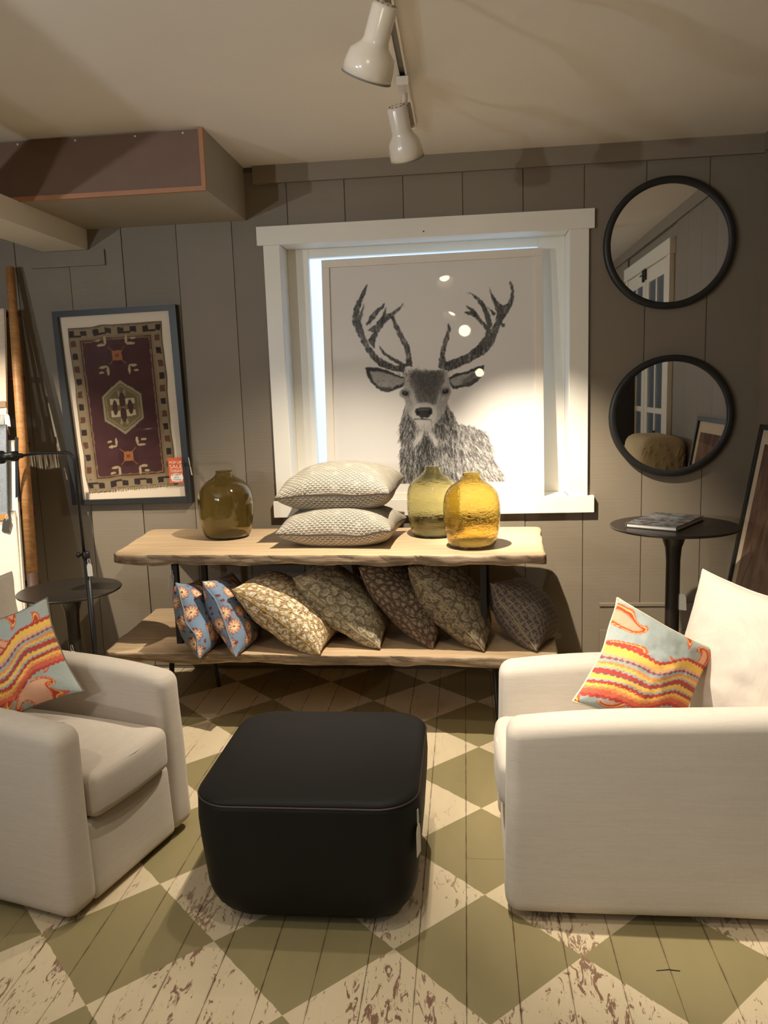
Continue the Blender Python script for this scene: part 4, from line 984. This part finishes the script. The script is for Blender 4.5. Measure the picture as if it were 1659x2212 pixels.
# ------------------------------------------------------------------ armchairs
def armchair(label, origin, rotz, cloth):
    t = thing('armchair', label, 'armchair', (origin[0], origin[1], 0), rotz, 'matching slipcovered armchairs')
    HWd, D = .295, .88
    def bell(sign, front=True):
        def fn(P):
            P = P.copy(); z = P[:, 2]+.3
            k = np.clip(1-z/.55, 0, 1)
            P[:, 1] += sign*.012*k*k*(P[:, 1]*sign > 0)
            f = np.clip(P[:, 0]/(D/2), 0, 1); P[:, 0] += .010*k*f
            P[:, 2] += np.where(P[:, 2] > .1, -.030*f**2+.012*np.clip(-P[:, 0]/(D/2), 0, 1), 0)
            P[:, 1] += (vnoise(P[:, 0]*7+sign*9, P[:, 2]*5)-.5)*.006
            return P
        return fn
    for sg in (-1, 1):
        soft('arm', (-D/2, sg*(HWd-.0575), .315), (D, .115, .585), .042, cloth, t, bell(sg), 5, (12, 2, 10))
    soft('back_rest', (-D+.075, 0, .36), (.15, 2*HWd-.01, .66), .05, cloth, t, None, 4, (2, 6, 8))
    def fr(P):
        P = P.copy(); P[:, 0] += .012*np.clip(.5-(P[:, 2]/.26+.5), -.5, .5); return P
    soft('front_panel', (-.060, 0, .148), (.115, 2*HWd-.19, .25), .02, cloth, t, fr, 3, (2, 8, 6))
    MB().box(-D+.1, -.08, -.2, .2, .05, .262).obj('seat_deck', cloth, t)
    def cush(P):
        P = P.copy(); u = P[:, 0]/.33; v = P[:, 1]/.18; top = P[:, 2] > 0
        P[:, 2] += np.where(top, .028*np.clip(1-u*u, 0, 1)*np.clip(1-v*v, 0, 1), 0)
        P[:, 0] += np.where(P[:, 0] > .2, .012*np.clip(1-v*v, 0, 1), 0); return P
    c = soft('seat_cushion', (-.315, 0, .345), (.66, 2*HWd-.226, .145), .032, cloth, t, cush, 4, (10, 8, 3))
    for zz in (.285, .402):
        y_ = HWd-.135; pts = [(-.3, -y_, zz), (-.02, -y_, zz), (.005, -y_+.02, zz), (.013+.006, 0, zz+(.006 if zz > .3 else 0)), (.005, y_-.02, zz), (-.02, y_, zz), (-.3, y_, zz)]
        MB().tube(pts, .0032, 6).obj('piping', cloth, c, True)
    soft('plinth', (-D/2, 0, .016), (D-.10, 2*HWd-.10, .030), .01, M['black'], t, None, 2, (1, 1, 1))
    return t
armchair('cream linen armchair on the right, facing left, brightly lit', (.100, 2.355), math.pi, M['linen'])
armchair('cream linen armchair on the left, turned towards the black pouf', (-1.064, 2.24), math.radians(-15.5), M['linen_shaded'])
def quad_cushion(name, label, A, B, Cc, T, mat, painter, seed, **k):     # A top-left, B top-right, Cc bottom-left (as seen)
    A, B, Cc = map(np.array, (A, B, Cc)); u = B-A; lu = np.linalg.norm(u); u = u/lu; v = A-Cc; v = v-u*(v @ u); lv = np.linalg.norm(v); v /= lv
    n = np.cross(u, v); c = (B+Cc)/2
    return cushion(name, label, frame4(c, u, v, n), lu, lv, T, mat, painter, k.pop('n', 70), seed, **k)
T1 = np.array([.760, 2.60, .890]); dv = np.array([.40, -.915, -.02]); dv /= np.linalg.norm(dv); dn = np.array([-.235, -.10, -.93]); dn -= dv*(dn @ dv); dn /= np.linalg.norm(dn)
quad_cushion('back_pillow', 'plump cream back pillow on the right armchair behind the marbled cushion', T1, T1+dv*.50, T1+dn*.50, .17, M['linen'], None, 31, pinch=.07, pipe_mat=M['linen'], wr=.008, n=60)
LT = at(22, 1236, y=2.60); ldv = np.array([-.26, -.96, 0]); ldn = np.array([.16, -.02, -.95]); ldn -= ldv*(ldn @ ldv); ldn /= np.linalg.norm(ldn)
quad_cushion('back_pillow', 'grey shaded back pillow at the left edge on the left armchair', LT+ldv*.43, LT, LT+ldv*.43+ldn*.46, .14, M['linen_shaded'], None, 33, pinch=.05, pipe_mat=M['linen_shaded'], wr=.006, n=60)
def paint_marble(seed, flip):
    G, R1, R2, Y1, PK, PU, OR = map(lin, ((168, 176, 170), (188, 70, 58), (214, 104, 74), (244, 196, 92), (226, 172, 140), (150, 84, 92), (236, 150, 92)))
    seq = [(0, R1), (.035, Y1), (.105, PK), (.135, PU), (.155, G), (.185, OR), (.21, Y1), (.235, G), (.255, R1), (.29, PU), (.305, Y1), (.345, G), (.365, R1), (.40, Y1), (.43, OR), (.455, R2), (.50, R1), (.53, G)]
    def f(u, v):
        u = u % 1.4; v = v % 1.4
        if flip: u = 1-u
        y = 1-v; q = np.clip((u-.40)/.34, 0, 1); q = q*q*(3-2*q)
        cv = (y-(.40-.21*q)+.02*np.sin(u*7))*(1+.12*u)
        sc1 = np.abs(np.sin(np.pi*u*21+np.floor(cv*20)*1.5)); p = cv-.020*np.sqrt(sc1)+.012+.005*np.sin(u*9+cv*30)
        c = np.tile(G, (len(u), 1))
        for a, col in seq: c[p > a] = col
        # comb-drawn swirls above and below the bands
        def swirl(x, y_, x0_, y0_, r0, tw):
            dx_, dy_ = x-x0_, y_-y0_; r = np.hypot(dx_, dy_); a = np.arctan2(dy_, dx_)+tw*np.exp(-r/r0); return x0_+r*np.cos(a), y0_+r*np.sin(a)
        sx_, sy_ = u, y
        for x0_, y0_, r0, tw in ((.24, .10, .09, 4), (.55, .17, .07, -5), (.78, .10, .08, 4.5), (.18, .86, .10, -5), (.5, .92, .08, 5), (.8, .88, .07, -4)): sx_, sy_ = swirl(sx_, sy_, x0_, y0_, r0, tw)
        k = np.sin(sx_*9+seed)+.9*np.sin(sy_*17+sx_*5)+.5*fbm(sx_*5, sy_*5); top = p < 0; bot = p > .53+.03*np.sin(u*11)
        for z_, th in ((top, .95), (bot, .30)):
            for lo, hi, col in ((th, th+.22, R2), (th+.22, th+.34, Y1), (th+.34, th+.62, R1), (th+.62, th+.75, OR), (th+.75, 9, PK)):
                s_ = z_ & (k > lo) & (k < hi); c[s_] = col
        return c*(.93+.14*vnoise(u*160, v*160))[:, None]
    return f
sA, sB, sC = [np.array(p)*np.array([.965]*3)+CAM*.035 for p in ((.470, 2.443, .842), (.776, 2.455, .666), (.318, 2.285, .566))]
quad_cushion('cushion', 'bright marbled red and yellow cushion on the right armchair', sA, sB, sC, .13, M['pigment'], paint_marble(1, False), 41, n=190, pinch=.11, pipe_mat=plain('cream_piping', (236, 224, 190), .9), back_rgb=(150, 140, 116), wr=.006, group='marbled cushions', bend=-.03)
quad_cushion('cushion', 'shaded marbled cushion in grey and maroon on the left armchair', (-1.721, 2.324, .748), (-1.427, 2.48, .847), (-1.571, 2.229, .45), .13, M['pigment'], paint_marble(2, False), 43, n=190, pinch=.11, pipe_mat=plain('grey_piping', (120, 112, 100), .9), back_rgb=(150, 140, 116), wr=.006, group='marbled cushions', bend=-.03)

# ------------------------------------------------------------------ floor lamp
LP = (-1.612, 3.15)
lp = thing('floor_lamp', 'slim black floor lamp with bent arm beside the left side table', 'floor lamp', (LP[0], LP[1], 0))
MB().lathe([(.12, 0), (.12, .012), (.115, .017), (.02, .022), (.014, .03)], 48).obj('base', M['black'], lp, True)
MB().tube([(0, 0, .02), (0, 0, .855)], .0125, 16).obj('pole', M['black'], lp, True)
arc_ = [(-.008, 0, .85), (-.012, 0, 1.215)]+[(-.05+.038*math.cos(a), 0, 1.245+.042*math.sin(a)) for a in np.linspace(.1, math.pi/2, 7)]+[(-.16, 0, 1.287), (-.26, 0, 1.277)]
MB().tube(arc_, .0065, 12).obj('arm', M['black'], lp, True)
MB().lathe([(.016, .835), (.017, .84), (.017, .862), (.013, .866)], 20).obj('collar', M['black'], lp, True)
MB().lathe([(.005, 0), (.005, .012), (.011, .014), (.0125, .022), (.008, .028)], 16, Matrix.Translation((-.014, 0, .85)) @ Matrix.Rotation(-math.pi/2, 4, 'Y')).obj('knob', M['black'], lp, True)
LM = Matrix.Translation((-.235, 0, 1.279)) @ Matrix.Rotation(-math.pi/2-.05, 4, 'Y')
MB().lathe([(.007, 0), (.010, .004), (.012, .022), (.021, .028), (.022, .05), (.019, .062), (.019, .085), (.027, .09), (.029, .12), (.024, .13)], 28, LM).obj('socket', M['black'], lp, True)
MB().lathe([(.024, .122), (.034, .128), (.039, .14), (.040, .30), (.038, .30), (.036, .145), (.03, .132)], 40, LM).obj('lamp_shade', M['black'], lp, True)
price_tag(lp, (.016, -.012, .835), (.02, 0, -1), (.9, .3, 0), .022, .055, .02)

# ------------------------------------------------------------------ ladder with throws
RT, RB = np.array([-2.330, 4.03, 2.19]), np.array([-2.106, 3.53, 0.0])
LO = RB.copy()
ld = thing('blanket_ladder', 'honey wood blanket ladder leaning on the wall at far left', 'ladder', tuple(LO))
off = np.array([-.50, 0.02, 0])
def lrp(z, o_=0): f = (z-RB[2])/(RT[2]-RB[2]); return RB+(RT-RB)*f+off*o_
fb = lambda o_: [lrp(2.19, o_)-LO, lrp(1.6, o_)-LO, lrp(.64, o_)-LO]
for o_ in (0, 1):
    r = MB().tube(fb(o_), [.022, .025, .028], 14).obj('rail', M['ladderwood'], ld, True)
    MB().tube([lrp(.65, o_)-LO, lrp(.3, o_)-LO, lrp(.001, o_)-LO], .0285, 14).obj('dipped_foot', plain('dipped_brown_paint', (74, 52, 38), .55), r, True)
maroon = plain('maroon_rung_wrap', (84, 34, 32), .7)
for z_ in (1.95, 1.62, 1.285, .95, .60):
    MB().tube([lrp(z_, -.05)-LO+np.array([0, .012, 0]), lrp(z_, 1.05)-LO+np.array([0, .012, 0])], .014, 12).obj('rung', maroon, ld, True)
def throw(name, label, zt, zb, x0_, x1_, mat, fringe, dy, cat='throw', stripe=None, group=None, lean=0):
    # cloth folded over a rung: front drop, thickness, soft folds
    t = thing(name, label, cat, tuple(lrp(zt, .5)), group=group); O = np.array(t.location)
    nx, nz = 26, 22; V = []; 
    dirx = off/np.linalg.norm(off)
    for layer in (0, 1):
        for j in range(nz):
            for i in range(nx):
                f = i/(nx-1); g = j/(nz-1); z = zt+(zb-zt)*g
                xs_ = x0_+lean*g; p = lrp(z, xs_+(x1_-xs_)*f); hang = np.array([0, -.022-dy-.010*layer*0, 0])
                w = .006*math.sin(f*9+j*.1+zt*7)+.004*math.sin(f*23)
                V.append(tuple(p+np.array([-.0, -.02-dy+w-(0 if layer else .014), (.012 if j == 0 else 0)])-O+np.array([(.006*g*math.sin(f*5)), 0, 0])))
    N = nx*nz; ii = np.arange(N).reshape(nz, nx); q = np.stack([ii[:-1, :-1], ii[1:, :-1], ii[1:, 1:], ii[:-1, 1:]], -1).reshape(-1, 4)
    per = list(ii[0])+list(ii[1:, -1])+list(ii[-1, ::-1][1:])+list(ii[::-1, 0][1:-1])
    side = np.array([(per[a], per[a-1], per[a-1]+N, per[a]+N) for a in range(len(per))])
    mesh_obj('cloth', V, np.concatenate([q, q[:, ::-1]+N, side]), mat, t, True)
    if fringe:
        m = MB(); rs = random.Random(int(zt*100))
        for k in range(64):
            f = k/63; i = int(f*(nx-1)); b0 = np.array(V[ii[-1, i]]); b0[0] += (f*(nx-1)-i)*(V[ii[-1, min(i+1, nx-1)]][0]-V[ii[-1, i]][0])
            l = fringe*rs.uniform(.8, 1.15); m.tube([b0+np.array([0, .004, .004]), b0+np.array([rs.uniform(-.004, .004), -.002, -l*.5]), b0+np.array([rs.uniform(-.01, .01), .002, -l])], [.0024, .0026, .0016], 4)
        m.obj('fringe', M['string'], t, kind='stuff')
    return t
cream_cl = linen('cream_wool', (226, 206, 180), .08, .6); white_cl = linen('white_wool', (236, 226, 208), .06, .6)
b = NB('denim_blue_wool'); v = b.coord(); f = b.noise(b.scale(v, (220, 30, 40)), 1, 3); f2 = b.noise(b.scale(v, (30, 30, 260)), 1, 3)
x_ = b.sep(v)[0]
b.set(b.mix(b.math('ADD', b.math('MULTIPLY', f, .5), b.math('MULTIPLY', f2, .5)), tuple(lin((70, 80, 94))), tuple(lin((168, 172, 176)))), .95); b.bump(f, .3, .004); blue_cl = b.m
tw = throw('throw_blanket', 'cream fringed throw on the upper rung of the ladder', 1.965, 1.44, .05, .95, cream_cl, .10, .012, lean=.05)
def on_cloth(t, px, py, zc, dy): return at(px, py, y=lrp(zc)[1]-.040-dy)-np.array(t.location)
def patch(t, q, zc, dy, name, mat):
    c = [on_cloth(t, a, b_, zc, dy) for a, b_ in q]; return MB().hexa(c, [p+np.array([0, .003, 0]) for p in c]).obj(name, mat, t)
patch(tw, ((-6, 867), (12, 866), (13, 879), (-5, 881)), 1.49, .012, 'label_patch', plain('woven_brown_label', (150, 120, 92), .8))
price_tag(tw, on_cloth(tw, 13, 882, 1.47, .016), (.05, -.02, -1), (1, 0, 0), .024, .062, .03)
tb = throw('throw_blanket', 'denim blue grey throw with white fringe on the middle rung of the ladder', 1.38, .945, .09, .95, blue_cl, .09, .03, lean=.05)
patch(tb, ((32, 944), (39, 945), (41, 1140), (34, 1140)), 1.16, .028, 'dark_edge', plain('navy_edge', (28, 30, 36), .9))
patch(tb, ((-4, 1111), (17, 1110), (18, 1123), (-4, 1125)), .98, .032, 'label_patch', plain('tan_label', (196, 140, 74), .8))
price_tag(tb, on_cloth(tb, 15, 1112, .98, .038), (-.2, -.02, -.97), (.97, 0, -.2), .036, .07, .02, 'tagdark')
throw('throw_blanket', 'plain white throw hanging behind the blue one on the ladder', 1.30, .40, .052, .95, white_cl, 0, .004)
throw('throw_blanket', 'bright white throw on the lowest rung of the ladder', .955, .28, .075, .95, white_cl, .08, .02)

# ------------------------------------------------------------------ leaning frame by the right wall
fa, fb_ = 3.14, 3.985     # along the wall
topx, botx, topz = XR-.035, 1.20, 1.275
vz = np.array([topx-botx, 0, topz]); hgt = np.linalg.norm(vz); vz /= hgt
M4 = frame4((botx, (fa+fb_)/2, .004), (0, -1, 0), tuple(np.cross(vz, np.array([0, -1., 0]))), tuple(vz))
lf = thing('leaning_frame', 'tall black framed picture leaning in the right corner behind the armchair', 'picture', mat4=M4)
wd_ = fb_-fa
for nm, a in (('frame_rail', (-wd_/2, wd_/2, hgt-.025, hgt)), ('frame_rail', (-wd_/2, wd_/2, 0, .025)), ('frame_stile', (-wd_/2, -wd_/2+.025, .025, hgt-.025)), ('frame_stile', (wd_/2-.025, wd_/2, .025, hgt-.025))):
    tbox(nm, a[0], a[1], 0, .03, a[2], a[3], mat='blackframe', par=lf)
tbox('mat_board', -wd_/2+.02, wd_/2-.02, .014, .018, .02, hgt-.02, mat='mat', par=lf)
b = NB('brown_textile_art'); v = b.coord(); f = b.noise(b.scale(v, (14, 14, 5)), 1, 4, .6, 1)
b.set(b.mix(b.step(f, .35, .65), tuple(lin((84, 52, 42))), tuple(lin((128, 96, 74)))), .9); b.bump(b.noise(v, 200, 2), .3, .003)
tbox('textile', -wd_/2+.085, wd_/2-.085, .010, .0138, .09, hgt-.09, mat=b.m, par=lf)
tbox('glass', -wd_/2+.024, wd_/2-.024, .006, .0072, .024, hgt-.024, mat='glass', par=lf, bev=.0004)

# ------------------------------------------------------------------ things seen only in the mirrors
rs_ = thing('raffia_stool', 'fringed straw coloured stool reflected in the lower mirror, beside the door', 'stool', (1.275, 2.62, 0))
for sx_ in (-1, 1):
    for sy_ in (-1, 1): MB().tube([(sx_*.11, sy_*.22, 0), (sx_*.10, sy_*.20, .72)], .016, 8).obj('leg', M['black'], rs_, True)
soft('seat', (0, 0, .92), (.30, .60, .44), .08, M['raffia'], rs_, None, 4, (4, 6, 4))
m = MB(); rr = random.Random(3)
for k in range(90):
    z = .74+.36*(k % 30)/29; y = -.305 if k < 30 else .305
    x = -.13+rr.uniform(0, .26)
    m.tube([(x, y*.97, z), (x-.02, y*1.06, z-.01), (x-.03, y*1.12, z-.04)], .004, 4)
m.obj('fringe', M['raffia'], rs_, kind='stuff')
cb = thing('added_dark_cabinet', 'added dark cabinet, put in to darken the left of the lower mirror', 'cabinet', (1.21, .86, 0))  # invented cabinet, gives the mirror its dark side
tbox('carcass', .02, .215, -.42, .40, 0, 1.86, mat='walnut', par=cb, bev=.006)
for s0, s1 in ((-.40, -.015), (.0, .385)):
    d_ = tbox('cabinet_door', .002, .019, s0, s1, .1, 1.78, mat='walnut', par=cb, bev=.004)
    MB().lathe([(.006, 0), (.006, .012), (.014, .016), (.012, .026)], 14, Matrix.Translation((.002, -.04 if s0 < -.1 else .03, .95)) @ Matrix.Rotation(-math.pi/2, 4, 'Y')).obj('knob', M['ring'], d_, True)
